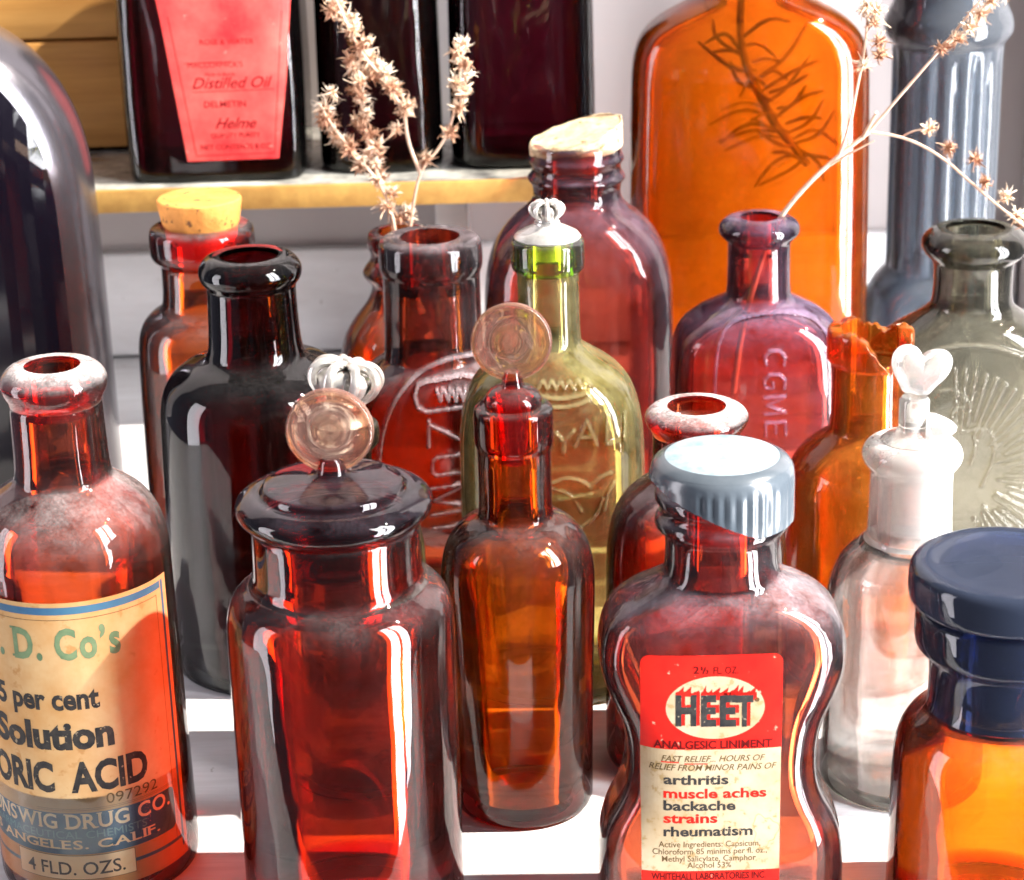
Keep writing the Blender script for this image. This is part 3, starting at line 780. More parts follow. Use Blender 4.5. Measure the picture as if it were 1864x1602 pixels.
# amber bottle with the dried sprig
YN = 62.2
X, P = axis_profile(YN, (1382, 420), [(394, 52), (398, 62), (406, 71), (415, 74), (424, 72), (432, 64), (438, 58), (445, 56), (528, 57, None, 2.0), (540, 62, 1.0, 2.1), (552, 84, 1.4, 2.4), (570, 118, 1.65, 2.8), (596, 146, 1.8, 3.2), (635, 156, 1.85, 3.5), (700, 158, 1.85, 3.5), (860, 157, 1.85, 3.5)])
tN = thing('panelled_bottle', 'purplish amber bottle with arched panel, a dried twig leaning from its mouth', 'bottle', (X, YN, 0)); XN = X
def uvN(px, py): p = at(px, py, YN-1.85); return (p[0]-XN, p[2])
st = [smooth_path(pl(uvN, (1300, 900), (1300, 740), (1302, 650), (1318, 606), (1352, 586), (1420, 578), (1480, 588), (1510, 612), (1522, 660), (1524, 900)))]
def letter(fn, strokes): return [pl(fn, *s) for s in strokes]
st += letter(uvN, [[(1394, 664), (1391, 650), (1400, 640), (1418, 640), (1428, 650), (1426, 664)],
                   [(1426, 706), (1428, 692), (1418, 682), (1400, 682), (1390, 692), (1392, 706), (1406, 706), (1406, 698)],
                   [(1390, 724), (1428, 722), (1394, 738), (1428, 750), (1390, 754)],
                   [(1392, 770), (1428, 768)], [(1392, 770), (1393, 792)], [(1410, 770), (1411, 788)], [(1428, 768), (1429, 790)]])
zlo = uvN(1400, 900)[1]; zhi = uvN(1400, 560)[1]
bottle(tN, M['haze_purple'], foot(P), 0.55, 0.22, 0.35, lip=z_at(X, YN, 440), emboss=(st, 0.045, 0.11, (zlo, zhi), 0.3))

# orange bottle with the broken mouth
YP = 56.5
X, P = axis_profile(YP, (1582, 700), [(594, 72), (597, 77), (604, 79), (646, 79), (652, 76), (656, 70), (664, 67), (770, 67), (784, 74), (798, 96), (822, 126), (858, 145), (915, 150), (1150, 148)])
tP = thing('broken_bottle', 'orange glass bottle with a chipped and broken mouth', 'bottle', (X, YP, 0))
zlip = z_at(X, YP, 662); ztp = z_at(X, YP, 598)
def chip(v):
    x, y, z = v
    if z <= zlip: return v
    a = math.degrees(math.atan2(y, x))          # -90 faces the camera
    dd = 0.72*max(0, 1-abs((a+66)/44)**1.5) + 0.22*max(0, 1-((a-60)/40)**2)+0.05*math.sin(a*0.15)+0.03*math.sin(a*0.5)+0.04
    k = (z-zlip)/(ztp-zlip)
    return (x, y, z-max(0, dd)*k*(ztp-zlip)*1.15)
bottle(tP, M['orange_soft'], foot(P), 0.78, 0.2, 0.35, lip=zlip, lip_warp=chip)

# ------------------------------------------------------------------ crown stoppers
def crown_stopper(parent, mat, zlip, rl, s=1.0, tilt=0.0, turn=0.0, wide=1.0):
    """metal stopper: low dome on the lip, and a little crown; rl = lip radius"""
    c = bpy.data.objects.new('crown_stopper', None)
    bpy.data.objects.remove(c)
    v, f = lathe([(rl*0.55, zlip-0.5), (rl*0.55, zlip+0.01), (rl*0.90, zlip+0.012), (rl*0.93, zlip+0.06), (rl*0.86, zlip+0.15), (rl*0.62, zlip+0.27), (rl*0.42, zlip+0.36), (rl*0.36, zlip+0.40), (rl*0.36, zlip+0.46)], 64, lambda a, z: 1+(0.012*math.cos(40*a) if z > zlip+0.05 and z < zlip+0.1 else 0))
    st = mesh_obj('metal_stopper', v, f, mat, parent)
    z = zlip+0.44
    mb = MB()
    r0 = rl*0.40*s*wide
    vv, ff = lathe([(r0*0.9, z), (r0*1.05, z+0.03), (r0*1.05, z+0.10*s), (r0*1.0, z+0.12*s), (r0*1.08, z+0.14*s), (r0*1.08, z+0.24*s), (r0*0.8, z+0.25*s)], 64, lambda a, q: 1+0.02*math.cos(24*a))
    mb.add(vv, ff)
    for k in range(8):
        a = 2*math.pi*k/8+turn
        path = [(r0*1.0, 0.18), (r0*1.45, 0.32), (r0*1.62, 0.50), (r0*1.35, 0.66), (r0*0.75, 0.72), (0.0, 0.64)]
        p = smooth_path([(q*math.cos(a), q*math.sin(a), z+h*s) for q, h in path], 2)
        vv, ff = tube(p, 0.085*s, 8); mb.add(vv, ff)
        for q, h in ((r0*1.55, 0.42), (r0*1.60, 0.52), (r0*1.3, 0.67), (r0*0.9, 0.72)):
            vv, ff = lathe([(0.01, -0.05*s), (0.045*s, -0.025*s), (0.055*s, 0), (0.045*s, 0.025*s), (0.01, 0.05*s)], 8)
            mb.add([(x+q*math.cos(a), y+q*math.sin(a), zz_+z+h*s+0.02) for x, y, zz_ in vv], ff)
    vv, ff = lathe([(0.02, z+0.62*s), (0.09*s, z+0.66*s), (0.11*s, z+0.72*s), (0.09*s, z+0.78*s), (0.02, z+0.82*s)], 16); mb.add(vv, ff)
    vv, ff = lathe([(r0*0.9, z+0.12*s), (r0*1.25, z+0.30*s), (r0*1.32, z+0.45*s), (r0*1.05, z+0.58*s), (r0*0.5, z+0.63*s)], 32, lambda a, q: 1+0.05*math.cos(16*a)); mb.add(vv, ff)
    o = mb.build('crown', [mat], st)
    if tilt:
        Mx = Matrix.Translation((0, 0, z*S)) @ Matrix.Rotation(tilt, 4, 'Y') @ Matrix.Rotation(-tilt*0.6, 4, 'X') @ Matrix.Translation((0, 0, -z*S))
        o.matrix_local = Mx
    return st

# yellow-green bottle
YY = 56.2
X, P = axis_profile(YY, (997, 460), [(434, 60), (437, 66), (445, 67.5), (478, 67.5), (486, 66), (491, 60), (496, 57), (505, 56), (615, 56, None, 2.0), (628, 62, 1.1, 2.0), (644, 86, 1.4, 2.2), (668, 124, 1.7, 2.4), (704, 152, 1.9, 2.6), (760, 166, 2.0, 2.7), (830, 168, 2.0, 2.7), (1000, 166, 2.0, 2.7)])
tY = thing('crown_bottle', 'yellow green glass bottle with raised letters and a silver crown stopper', 'bottle', (X, YY, 0)); XY = X
def uvY(px, py): p = at(px, py, YY-2.0); return (p[0]-XY, p[2])
st = letter(uvY, [[(1012, 790), (1026, 804), (1044, 786)], [(1026, 804), (1026, 822)], [(1046, 812), (1068, 770), (1086, 812)], [(1054, 798), (1080, 796)],
                  [(1106, 768), (1104, 812), (1128, 810)], [(1140, 768), (1138, 810)]])
st += [smooth_path(pl(uvY, (975, 736), (1010, 746), (1050, 742), (1072, 735))), smooth_path(pl(uvY, (978, 724), (1010, 732), (1048, 728), (1070, 722)))]
for k in range(6):
    x = 980+k*16; st.append(smooth_path(pl(uvY, (x, 714), (x+8, 702), (x+16, 713))))
st += [smooth_path(pl(uvY, *q)) for q in (((1005, 880), (1030, 870), (1060, 876), (1075, 890)), ((1020, 910), (1050, 904), (1075, 900)), ((1076, 886), (1095, 870), (1112, 866)), ((1100, 930), (1106, 900), (1118, 885)), ((1060, 960), (1085, 940), (1098, 910)), ((1010, 890), (1040, 900), (1058, 930)))]
zlo = uvY(1050, 985)[1]; zhi = uvY(1050, 690)[1]
zl = z_at(X, YY, 434)
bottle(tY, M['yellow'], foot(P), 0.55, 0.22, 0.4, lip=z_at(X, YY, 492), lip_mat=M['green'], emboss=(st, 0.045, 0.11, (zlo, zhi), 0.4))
crown_stopper(tY, M['silver'], zl, 66*depth((X, YY, zl))/FPX, s=0.72)

# hidden bottle with the other crown, behind the jar
YW = 51.3
X, P = axis_profile(YW, (622, 760), [(770, 62), (774, 67), (800, 68), (812, 60), (818, 50), (880, 50), (892, 60), (905, 88), (930, 118), (965, 134), (1020, 140), (1250, 138)])
tW = thing('crown_bottle', 'pale glass bottle hidden behind the jar, only its white crown stopper showing', 'bottle', (X, YW, 0))
bottle(tW, M['smoke'], foot(P), 0.5, 0.2, 0.35, lip=z_at(X, YW, 818))
zl = z_at(X, YW, 770)
crown_stopper(tW, M['silver'], zl, 60*depth((X, YW, zl))/FPX, s=1.5, tilt=R(12), turn=0.3, wide=1.12)

# ------------------------------------------------------------------ middle and front bottles
# clear bottle with heart stopper
YQ = 50.0
X, P = axis_profile(YQ, (1658, 900), [(800, 70), (804, 80), (814, 89), (826, 92), (838, 88), (850, 78), (858, 74), (960, 76), (972, 78), (984, 88), (1000, 108), (1026, 130), (1066, 143), (1120, 147), (1390, 146)])
tQ = thing('clear_bottle', 'clear glass bottle with a frosted neck and heart shaped glass stopper', 'bottle', (X, YQ, 0))
zn = z_at(X, YQ, 978)
bottle(tQ, M['clear'], foot(P), 0.78, 0.18, 0.4, lip=zn, lip_mat=M['frost'])
zl = z_at(X, YQ, 800); d = depth((X, YQ, zl))/FPX
zs0 = z_at(X, YQ, 960)
v, f = lathe([(0.62, zs0), (0.74, zl-0.1), (0.76, zl+0.02), (0.66, zl+0.10), (0.45, zl+0.16), (0.36, zl+0.3), (0.36, zl+1.0), (0.30, zl+1.08)], 48)
hs = mesh_obj('heart_stopper', v, f, M['frost'], tQ)
# the heart itself, thick and rounded
def heart_outline():
    h = [(0.0, -0.95), (0.45, -0.92), (0.62, -0.55), (0.92, -0.15), (1.05, 0.28), (0.98, 0.68), (0.72, 0.92), (0.36, 0.92), (0.10, 0.72), (0.0, 0.52)]
    h = h + [(-x, z) for x, z in reversed(h[1:-1])]
    for _ in range(2):
        o = []
        for k in range(len(h)):
            a, b = h[k], h[(k+1) % len(h)]
            o += [(a[0]*.75+b[0]*.25, a[1]*.75+b[1]*.25), (a[0]*.25+b[0]*.75, a[1]*.25+b[1]*.75)]
        h = o
    return h
ho = heart_outline(); mb = MB(); V = []; F = []
hx, hz = at(1675, 672, YQ)[0]-X, z_at(X, YQ, 675)
rot = R(-10)
lay = [(0.0, 0.30), (0.55, 0.28), (0.85, 0.20), (1.0, 0.0), (0.85, -0.20), (0.55, -0.28), (0.0, -0.30)]
for s_, yy in lay:
    for (x, z) in ho:
        q = max(s_, 0.02); xx, zz_ = x*q*54*d, z*q*50*d
        V.append((hx+xx*math.cos(rot)-zz_*math.sin(rot), yy, hz+xx*math.sin(rot)+zz_*math.cos(rot)))
n_ = len(ho)
for j in range(len(lay)-1):
    for i in range(n_):
        k = (i+1) % n_; F.append((j*n_+i, j*n_+k, (j+1)*n_+k, (j+1)*n_+i))
mesh_obj('heart', V, F, M['frost'], hs, sharp=None)
q0 = np.array((0.28, -0.1, z_at(X, YQ, 775))); q1 = np.array((at(1738, 776, YQ)[0]-X, -0.25, z_at(X, YQ, 776)))
v, f = tube([tuple(q0+(q1-q0)*k) for k in (0, 0.3, 0.6, 0.85, 1.0)], [0.36, 0.34, 0.26, 0.17, 0.06], 16)
mesh_obj('spout', v, f, M['frost'], hs)

# small open bottle behind the red-labelled one
YT = 51.6
X, P = axis_profile(YT, (1268, 760), [(738, 70), (742, 82), (750, 92), (758, 95), (768, 92), (780, 84), (788, 79), (860, 80), (874, 92), (892, 124), (926, 150), (975, 162), (1040, 165), (1370, 162)])
t = thing('small_bottle', 'squat amber bottle with a dusty white rim, behind the grey capped one', 'bottle', (X, YT, 0))
bottle(t, M['dusty'], foot(P), 0.95, 0.22, 0.35, lip=z_at(X, YT, 787), lip_mat=M['rim'])

# disc stoppered slim bottle in the centre
def disc_stopper(parent, mat, stem_mat, prof, cz, rad, stem_r, cy=0.0, thick=0.24, lean=0.0):
    v, f = lathe(prof, 224); st = mesh_obj('stopper', v, f, stem_mat, parent)
    pts = [(0.02, -0.10), (rad*0.30, -0.10), (rad*0.42, -0.05), (rad*0.62, -0.05), (rad*0.78, -0.09), (rad*0.90, -thick/2), (rad*0.97, -thick*0.36), (rad, 0)]
    pts = pts+[(r, -z) for r, z in reversed(pts[:-1])]
    pts = [tuple(p) for p in chaikin(pts, 1)]
    v, f = lathe([(r, z) for r, z in pts], 160)
    Mx = Matrix.Rotation(R(90)-lean, 4, 'X')
    v = [tuple(Mx @ Vector(p)) for p in v]; v = [(x, y+cy, z+cz) for x, y, z in v]
    mesh_obj('disc_handle', v, f, mat, st)
    return st
YU = 49.5
X, P = axis_profile(YU, (937, 850), [(736, 62), (739, 70), (746, 73), (800, 73), (808, 71), (815, 67), (932, 66), (938, 74), (946, 94), (962, 114), (988, 131), (1028, 140), (1080, 140), (1250, 132), (1400, 127)])
tU = thing('stoppered_bottle', 'slim red amber bottle with an upright round glass stopper, in the centre', 'bottle', (X, YU, 0))
bottle(tU, M['bright_red'], foot(P), 0.66, 0.18, 0.5, lip=z_at(X, YU, 814))
zl = z_at(X, YU, 736); d = depth((X, YU, zl))/FPX
zq = lambda py: z_at(X, YU, py)
disc_stopper(tU, M['stopper'], M['bright_red'], [(0.42, zl-1.4), (0.62, zl-0.1), (52*d, zl+0.02), (54*d, zq(726)), (48*d, zq(716)), (40*d, zq(708)), (22*d, zq(702)), (19*d, zq(695)), (19*d, zq(690)), (14*d, zq(676))], zq(622), 74*d, 19*d)

# lidded jar in front
YV = 44.6
X, P = axis_profile(YV, (607, 900), [(950, 150), (954, 153), (1030, 153), (1044, 154), (1054, 160), (1064, 178), (1080, 196), (1108, 206), (1150, 208), (1400, 202), (1600, 197)])
tV = thing('apothecary_jar', 'wide red amber jar with a heavy domed glass lid and disc handle, in front', 'jar', (X, YV, 0))
zc = z_at(X, YV, 1056)
bottle(tV, M['red'], foot(P), 1.62, 0.22, 0.5, it=2, lip=zc)
zq = lambda py: z_at(X, YV, py); d = depth((X, YV, zq(930)))/FPX
zt = zq(950)
lid = [(1.0, zt-1.2), (1.45, zt-0.9), (1.58, zt-0.1), (1.62, zt+0.02), (150*d, zt+0.03), (166*d, zq(938)), (177*d, zq(926)), (180*d, zq(914)), (177*d, zq(905)), (168*d, zq(898)), (150*d, zq(891)), (138*d, zq(891)), (131*d, zq(889)), (129*d, zq(880)), (126*d, zq(877)), (112*d, zq(874)), (80*d, zq(870)), (40*d, zq(865)), (30*d, zq(860)), (25*d, zq(850)), (24*d, zq(840)), (18*d, zq(832))]
disc_stopper(tV, M['stopper'], M['lid_dark'], [tuple(p) for p in chaikin(lid, 1)], zq(783), 80*d, 24*d, thick=0.30)

# boric acid bottle, front left
YZ = 47.2; 
X, P = axis_profile(YZ, (97, 690), [(664, 70), (668, 82), (680, 94), (693, 98), (708, 94), (722, 86), (732, 83), (745, 84), (860, 86), (872, 96), (888, 122), (910, 150), (945, 170), (985, 178), (1000, 179), (1500, 178)])
tZ = thing('boric_acid_bottle', 'dusty amber bottle with a foxed tan label printed in blue, front left', 'bottle', (X, YZ, 0)); XZ = X
bottle(tZ, M['dusty'], foot(P), 0.62, 0.2, 0.4, lip=z_at(X, YZ, 730), lip_mat=M['rim'])
RZ = 178.5*depth((X, YZ, 4))/FPX
def cyl_uv(px, py):
    dd = ray(px, py); ox, oy = CAM[0]-XZ, CAM[1]-YZ
    a = dd[0]**2+dd[1]**2; b = 2*(ox*dd[0]+oy*dd[1]); c = ox*ox+oy*oy-RZ*RZ
    q = b*b-4*a*c
    tt = (-b-math.sqrt(max(q, 0)))/(2*a)
    p = CAM+dd*tt
    return math.atan2(p[0]-XZ, -(p[1]-YZ))*RZ, p[2]
def surfZ(u, z, lift):
    a = u/RZ; r = RZ+lift+0.004
    return (r*math.sin(a), -r*math.cos(a), z)
L = Label(surfZ, 0.06)
uR = RZ*R(72); uL = -RZ*R(118); uC = (uR+uL)/2
zT = z_at(XZ, YZ, 1022); zB = z_at(XZ, YZ, 1523)
L.rect(uL, zB, uR, zT, M['paper_old'], 0)
def zZ(px, py): return cyl_uv(px, py)[1]
zs1, zs2 = zZ(60, 1106), zZ(60, 1119)
L.rect(uL+0.1, zs2, uR-0.25, zs1, M['ink_blue'], 1)
zln = zZ(60, 1128); L.rect(uL+0.2, zln-0.014, uR-0.42, zln, M['ink_brown'], 1)
L.rect(uR-0.22, zB+0.25, uR-0.14, zs1, M['ink_blue'], 1); L.rect(uR-0.42, zB+0.5, uR-0.405, zln, M['ink_brown'], 1)
def textZ(s, x0, x1, y, mat, ref=None, layer=2, **k):
    a = cyl_uv(max(x0, 3), y if ref is None else ref[1]); b = cyl_uv(x1, y if ref is None else ref[1])
    z = cyl_uv(*(ref or ((x0+x1)/2, y)))[1]
    h = k.pop('hpx', None)
    if h: k['height'] = h*depth((XZ, YZ-RZ, 3))/FPX/math.cos(R(26))
    L.text(s, a[0], b[0], z, M[mat], layer, **k)
textZ('. D. Co\u2019s', 4, 222, 0, 'ink_green', (100, 1200), serif=True, bold=0.035, prefix='B', hpx=52)
textZ('5 per cent', 3, 183, 0, 'ink_dark', (90, 1291), bold=0.035, hpx=37)
textZ('Solution', 0, 210, 0, 'ink_dark', (100, 1362), bold=0.045, hpx=47)
textZ('ORIC  ACID', 0, 272, 0, 'ink_dark', (60, 1434), bold=0.04, prefix='B', hpx=52)
textZ('097292', 194, 288, 0, 'ink_brown', (210, 1459), hpx=19)
zb1, zb0 = zZ(170, 1478), zZ(80, 1550)
uB = cyl_uv(316, 1460)[0]
L.rect(2*uC-uB, zb0, uB, zb1, M['ink_blue'], 1, rad=0.14)
for k, e_ in enumerate((0.07, 0.11)):
    L.rect(uC, zb1+e_-0.008, uB+e_, zb1+e_, M['ink_brown'], 1); L.rect(uB+e_-0.008, zb0, uB+e_, zb1+e_-0.008, M['ink_brown'], 1)
textZ('UNSWIG DRUG CO.', 0, 312, 0, 'paper_light', (150, 1508), serif=True, bold=0.02, prefix='BR', hpx=27)
textZ('HARMACEUTICAL CHEMISTS', 6, 270, 0, 'ink_teal', (150, 1526), prefix='P', hpx=14)
textZ('OS ANGELES. CALIF.', 0, 294, 0, 'paper_light', (150, 1545), serif=True, bold=0.02, prefix='L', hpx=16)
zst = zZ(60, 1566); L.rect(uL+0.3, zst-0.09, uR-0.22, zst, M['ink_blue'], 1)
ub0, ub1 = cyl_uv(40, 1570)[0], cyl_uv(248, 1570)[0]; zk0, zk1 = zZ(144, 1601), zZ(144, 1557)
L.rect(ub0, zk0, ub1, zk1, M['ink_brown'], 2); L.rect(ub0+0.015, zk0+0.015, ub1-0.015, zk1-0.015, M['paper_light'], 3)
textZ('4 FLD. OZS.', 56, 230, 0, 'ink_dark', (144, 1592), hpx=24, layer=4, bold=0.01)
L.build('paper_label', tZ)

# blue-lidded jar, front right
YR = 43.6
X, P = axis_profile(YR, (1835, 1060), [(1100, 148), (1104, 158), (1112, 164), (1165, 164), (1178, 152), (1186, 134), (1275, 132), (1288, 142), (1308, 168), (1340, 186), (1390, 191), (1600, 190)])
tR = thing('lidded_jar', 'bright orange jar with a flat slate blue glass lid, front right corner', 'jar', (X, YR, 0))
zc = z_at(X, YR, 1280); zq = lambda py: z_at(X, YR, py); d = depth((X, YR, zq(1060)))/FPX
bottle(tR, M['jar_orange'], foot(P), 1.2, 0.22, 0.45, lip=zc, lip_mat=M['slate_clear'], bore_from=zc)
zt = zq(1100)
lid = [(0.85, zc-0.2), (1.12, zt-0.2), (1.2, zt+0.02), (120*d, zt+0.03), (150*d, zt+0.05), (170*d, zt+0.10), (178*d, zq(1085)), (180*d, zq(1070)), (179*d, zq(1040)), (174*d, zq(1028)), (164*d, zq(1022)), (150*d, zq(1021)), (120*d, zq(1025)), (60*d, zq(1027)), (1*d, zq(1027))]
v, f = lathe([tuple(p) for p in chaikin(lid, 1)], 96); mesh_obj('lid', v, f, M['slate'], tR)

# liniment bottle with the red label
YS = 44.2
b_ = 1.5
X, P = axis_profile(YS, (1314, 900), [(836, 90), (840, 108), (872, 110), (884, 112), (890, 121), (900, 122), (908, 121), (914, 110), (928, 110), (934, 120), (944, 122), (952, 121), (960, 106), (968, 102), (1030, 103, None, 2.0), (1044, 112, 1.15, 2.1), (1058, 142, 1.3, 2.4), (1078, 182, 1.42, 3.0), (1108, 212, 1.5, 3.4), (1150, 224, 1.5, 3.6), (1195, 223, 1.5, 3.6), (1245, 203, 1.5, 3.6), (1285, 182, 1.5, 3.6), (1330, 172, 1.5, 3.6), (1385, 172, 1.5, 3.6), (1425, 184, 1.5, 3.6), (1465, 208, 1.5, 3.6), (1510, 220, 1.5, 3.6), (1600, 219, 1.5, 3.6)])
tS = thing('liniment_bottle', 'waisted amber bottle with grey screw cap and red and cream label', 'bottle', (X, YS, 0)); XS = X
prS = bottle(tS, M['haze_front'], foot(P), 0.85, 0.2, 0.4, bore_from=z_at(X, YS, 1030))
zq = lambda py: z_at(X, YS, py); d = depth((X, YS, zq(880)))/FPX
ct = zq(822)
# cap: ribbed shell, its lower edge broken away at the left
K = 160; outer = []; V = []; F = []
def cap_low(a):      # a in degrees, -90 faces the camera, 0 right
    full = zq(936)
    t_ = (a+90+360) % 360
    # broken part runs from just right of the front round to the left
    if t_ > 180: t_ -= 360
    u = math.sin(R(t_))*127   # px right of axis, front side
    if abs(t_) > 90: return full if t_ > 0 else zq(862)
    if u > 52: return full
    k = (52-u)/(52+127)
    return full+(zq(864)-full)*min(1, k*1.05)+0.012*math.sin(u*0.35)+0.008*math.sin(u*0.9)
prof_cap = [(0.0, ct+0.02), (70, ct+0.0), (104, ct-0.07), (122, ct-0.17), (129, ct-0.29), (131, ct-0.42)]
rows = []
for r, z in prof_cap:
    rows.append([(max(r, 0.5)*d, z, 0)]*K)
for j in range(len(prof_cap)):
    r, z = prof_cap[j]
    for i in range(K):
        a = 2*math.pi*i/K; V.append((max(r, 0.5)*d*math.cos(a), max(r, 0.5)*d*math.sin(a), z))
nl = 6
for j in range(1, nl+1):
    for i in range(K):
        a = 2*math.pi*i/K; deg = math.degrees(a)
        if deg > 180: deg -= 360
        zlow = min(cap_low(deg), ct-0.44); z = (ct-0.42)+(zlow-(ct-0.42))*j/nl
        rib = 1+(0.016*(1 if (i % 4) < 2 else -0.6) if 1 <= j < nl else 0.004)
        sp_ = (deg+60) % 120     # plain panels between the ribbed stretches
        if 38 < sp_ < 62: rib = 1.008
        r = 131*d*rib
        V.append((r*math.cos(a), r*math.sin(a), z))
no = len(prof_cap)+nl
for j in range(no-1):
    for i in range(K):
        k = (i+1) % K; F.append((j*K+i, (j+1)*K+i, (j+1)*K+k, j*K+k))
F.append(tuple(range(0, K)))
bi = len(V)
for j in (nl, 3, 0):
    for i in range(K):
        a = 2*math.pi*i/K; o_ = V[(len(prof_cap)-1+j)*K+i]; V.append((124*d*math.cos(a), 124*d*math.sin(a), o_[2] if j else ct-0.2))
for i in range(K):
    k = (i+1) % K
    F.append(((no-1)*K+i, bi+i, bi+k, (no-1)*K+k))
    for j in range(2): F.append((bi+j*K+i, bi+(j+1)*K+i, bi+(j+1)*K+k, bi+j*K+k))
F.append(tuple(bi+2*K+i for i in range(K-1, -1, -1)))
midx = [1 if max(math.hypot(V[i][0], V[i][1]) for i in q) < 122*d and min(V[i][2] for i in q) > ct-0.25 else 0 for q in F]
mesh_obj('screw_cap', V, F, [M['cap'], M['cap_dust']], tS, midx=midx, sharp=50)

def uvS(px, py):
    p = at(px, py, YS-b_); return (p[0]-XS, p[2])
L = Label(lab_surf(prS), 0.07)
u0, zt_ = uvS(1168, 1196); u1 = uvS(1430, 1300)[0]; zb_ = uvS(1300, 1648)[1]
u0 = (uvS(1170, 1200)[0]+uvS(1164, 1600)[0])/2; u1 = (uvS(1430, 1200)[0]+uvS(1414, 1600)[0])/2
L.rect(u0, zb_, u1, zt_, M['ink_red'], 0, rad=0.2)
zm1, zm0 = uvS(1300, 1364)[1], uvS(1300, 1584)[1]
L.rect(u0+0.004, zm0, u1-0.004, zm1, M['paper_cream'], 1)
ec = uvS(1302, 1288); ru = 90*0.01215; ru = uvS(1392, 1288)[0]-ec[0]; rv = uvS(1302, 1231)[1]-ec[1]
L.poly([(ec[0]+ru*math.cos(R(a)), ec[1]+rv*math.sin(R(a))) for a in range(0, 360, 6)], M['paper_cream'], 1)
def textS(s, x0, x1, y, mat, layer=2, hpx=None, **k):
    a = uvS(x0, y); b = uvS(x1, y)
    if hpx: k['height'] = uvS(x0, y-hpx)[1]-a[1]
    L.text(s, a[0], b[0], (a[1]+b[1])/2, M[mat], layer, **k)
textS('2', 1262, 1273, 1226, 'ink_maroon', hpx=13, bold=0.02); textS('1', 1276, 1279, 1220, 'ink_maroon', hpx=7, bold=0.02); textS('/', 1278, 1286, 1226, 'ink_maroon', hpx=12, bold=0.02); textS('3', 1284, 1290, 1226, 'ink_maroon', hpx=7, bold=0.02); textS('FL. OZ.', 1299, 1344, 1226, 'ink_maroon', hpx=13, bold=0.01)
xs = ((1230, 1268), (1276, 1304), (1310, 1340), (1339, 1371))
for ch, (x0, x1) in zip('HEET', xs):
    textS(ch, x0+6, x1+6, 1317, 'ink_red', hpx=55, bold=0.05)
    textS(ch, x0, x1, 1319, 'ink_dark', layer=3, hpx=52, bold=0.045)
fl = []
random.seed(3)
for x0, x1 in xs:
    n = 3
    for k in range(n):
        a = x0+(x1-x0)*k/n; b = a+(x1-x0)/n*1.15; tipx = b+random.uniform(-1, 6); h = random.uniform(9, 22)
        pts = [(a, 1268), (b, 1268), (b+1, 1262), (tipx-1, 1266-h*0.6), (tipx, 1266-h), (a+(b-a)*0.4, 1266-h*0.45), (a, 1261)]
        L.poly([uvS(*p) for p in pts], M['ink_red'], 2)
L.poly([(lambda c: (c[0]+0.055*math.cos(R(a)), c[1]+0.055*math.sin(R(a))))(uvS(1378, 1273)) for a in range(0, 360, 30)], M['ink_brown'], 2)
textS('ANALGESIC LINIMENT', 1190, 1406, 1362, 'ink_maroon', hpx=14, bold=0.025)
textS('FAST RELIEF... HOURS OF', 1204, 1393, 1386, 'ink_brown', hpx=11, shear=0.3, bold=0.01)
L.rect(uvS(1204, 1390)[0], uvS(1204, 1391)[1], uvS(1236, 1390)[0], uvS(1204, 1389)[1], M['ink_red'], 2)
L.rect(uvS(1246, 1390)[0], uvS(1246, 1392)[1], uvS(1288, 1390)[0], uvS(1246, 1390)[1], M['ink_red'], 2)
textS('RELIEF FROM MINOR PAINS OF', 1182, 1414, 1402, 'ink_brown', hpx=11, shear=0.3, bold=0.01)
for s, x1, y, m in (('arthritis', 1326, 1428, 'ink_dark'), ('muscle aches', 1395, 1452, 'ink_red'), ('backache', 1339, 1475, 'ink_dark'), ('strains', 1306, 1498, 'ink_red'), ('rheumatism', 1370, 1521, 'ink_dark')):
    textS(s, 1208, x1, y, m, hpx=17, bold=0.03)
for s, x0, x1, y in (('Active Ingredients: Capsicum,', 1199, 1384, 1541), ('Chloroform 85 minims per fl. oz.,', 1188, 1396, 1554), ('Methyl Salicylate, Camphor', 1205, 1376, 1567), ('Alcohol 53%', 1251, 1331, 1579)):
    textS(s, x0, x1, y, 'ink_brown', hpx=10.5, bold=0.008)
textS('WHITEHALL LABORATORIES INC.', 1186, 1394, 1600, 'ink_maroon', hpx=12, bold=0.02)
textS('NEW YORK, N. Y.', 1236, 1346, 1617, 'ink_maroon', hpx=11, bold=0.01)
# the tide mark of an old stain
for c0, rr in (((1392, 1512), 24), ((1330, 1520), 18)):
    n = 40
    ring = []
    for k in range(n+1):
        a = 2*math.pi*k/n; r = rr*(1+0.18*math.sin(3*a+1)+0.09*math.sin(7*a))
        ring.append((a, r))
    for (a0, r0), (a1, r1) in zip(ring[:-1], ring[1:]):
        q = [(c0[0]+r*math.cos(a)*0.95, c0[1]-r*math.sin(a)*1.2) for a, r in ((a0, r0), (a1, r1), (a1, r1-1.6), (a0, r0-1.6))]
        L.poly([uvS(*p) for p in q], M['paper_old'], 2)
L.build('paper_label', tS)

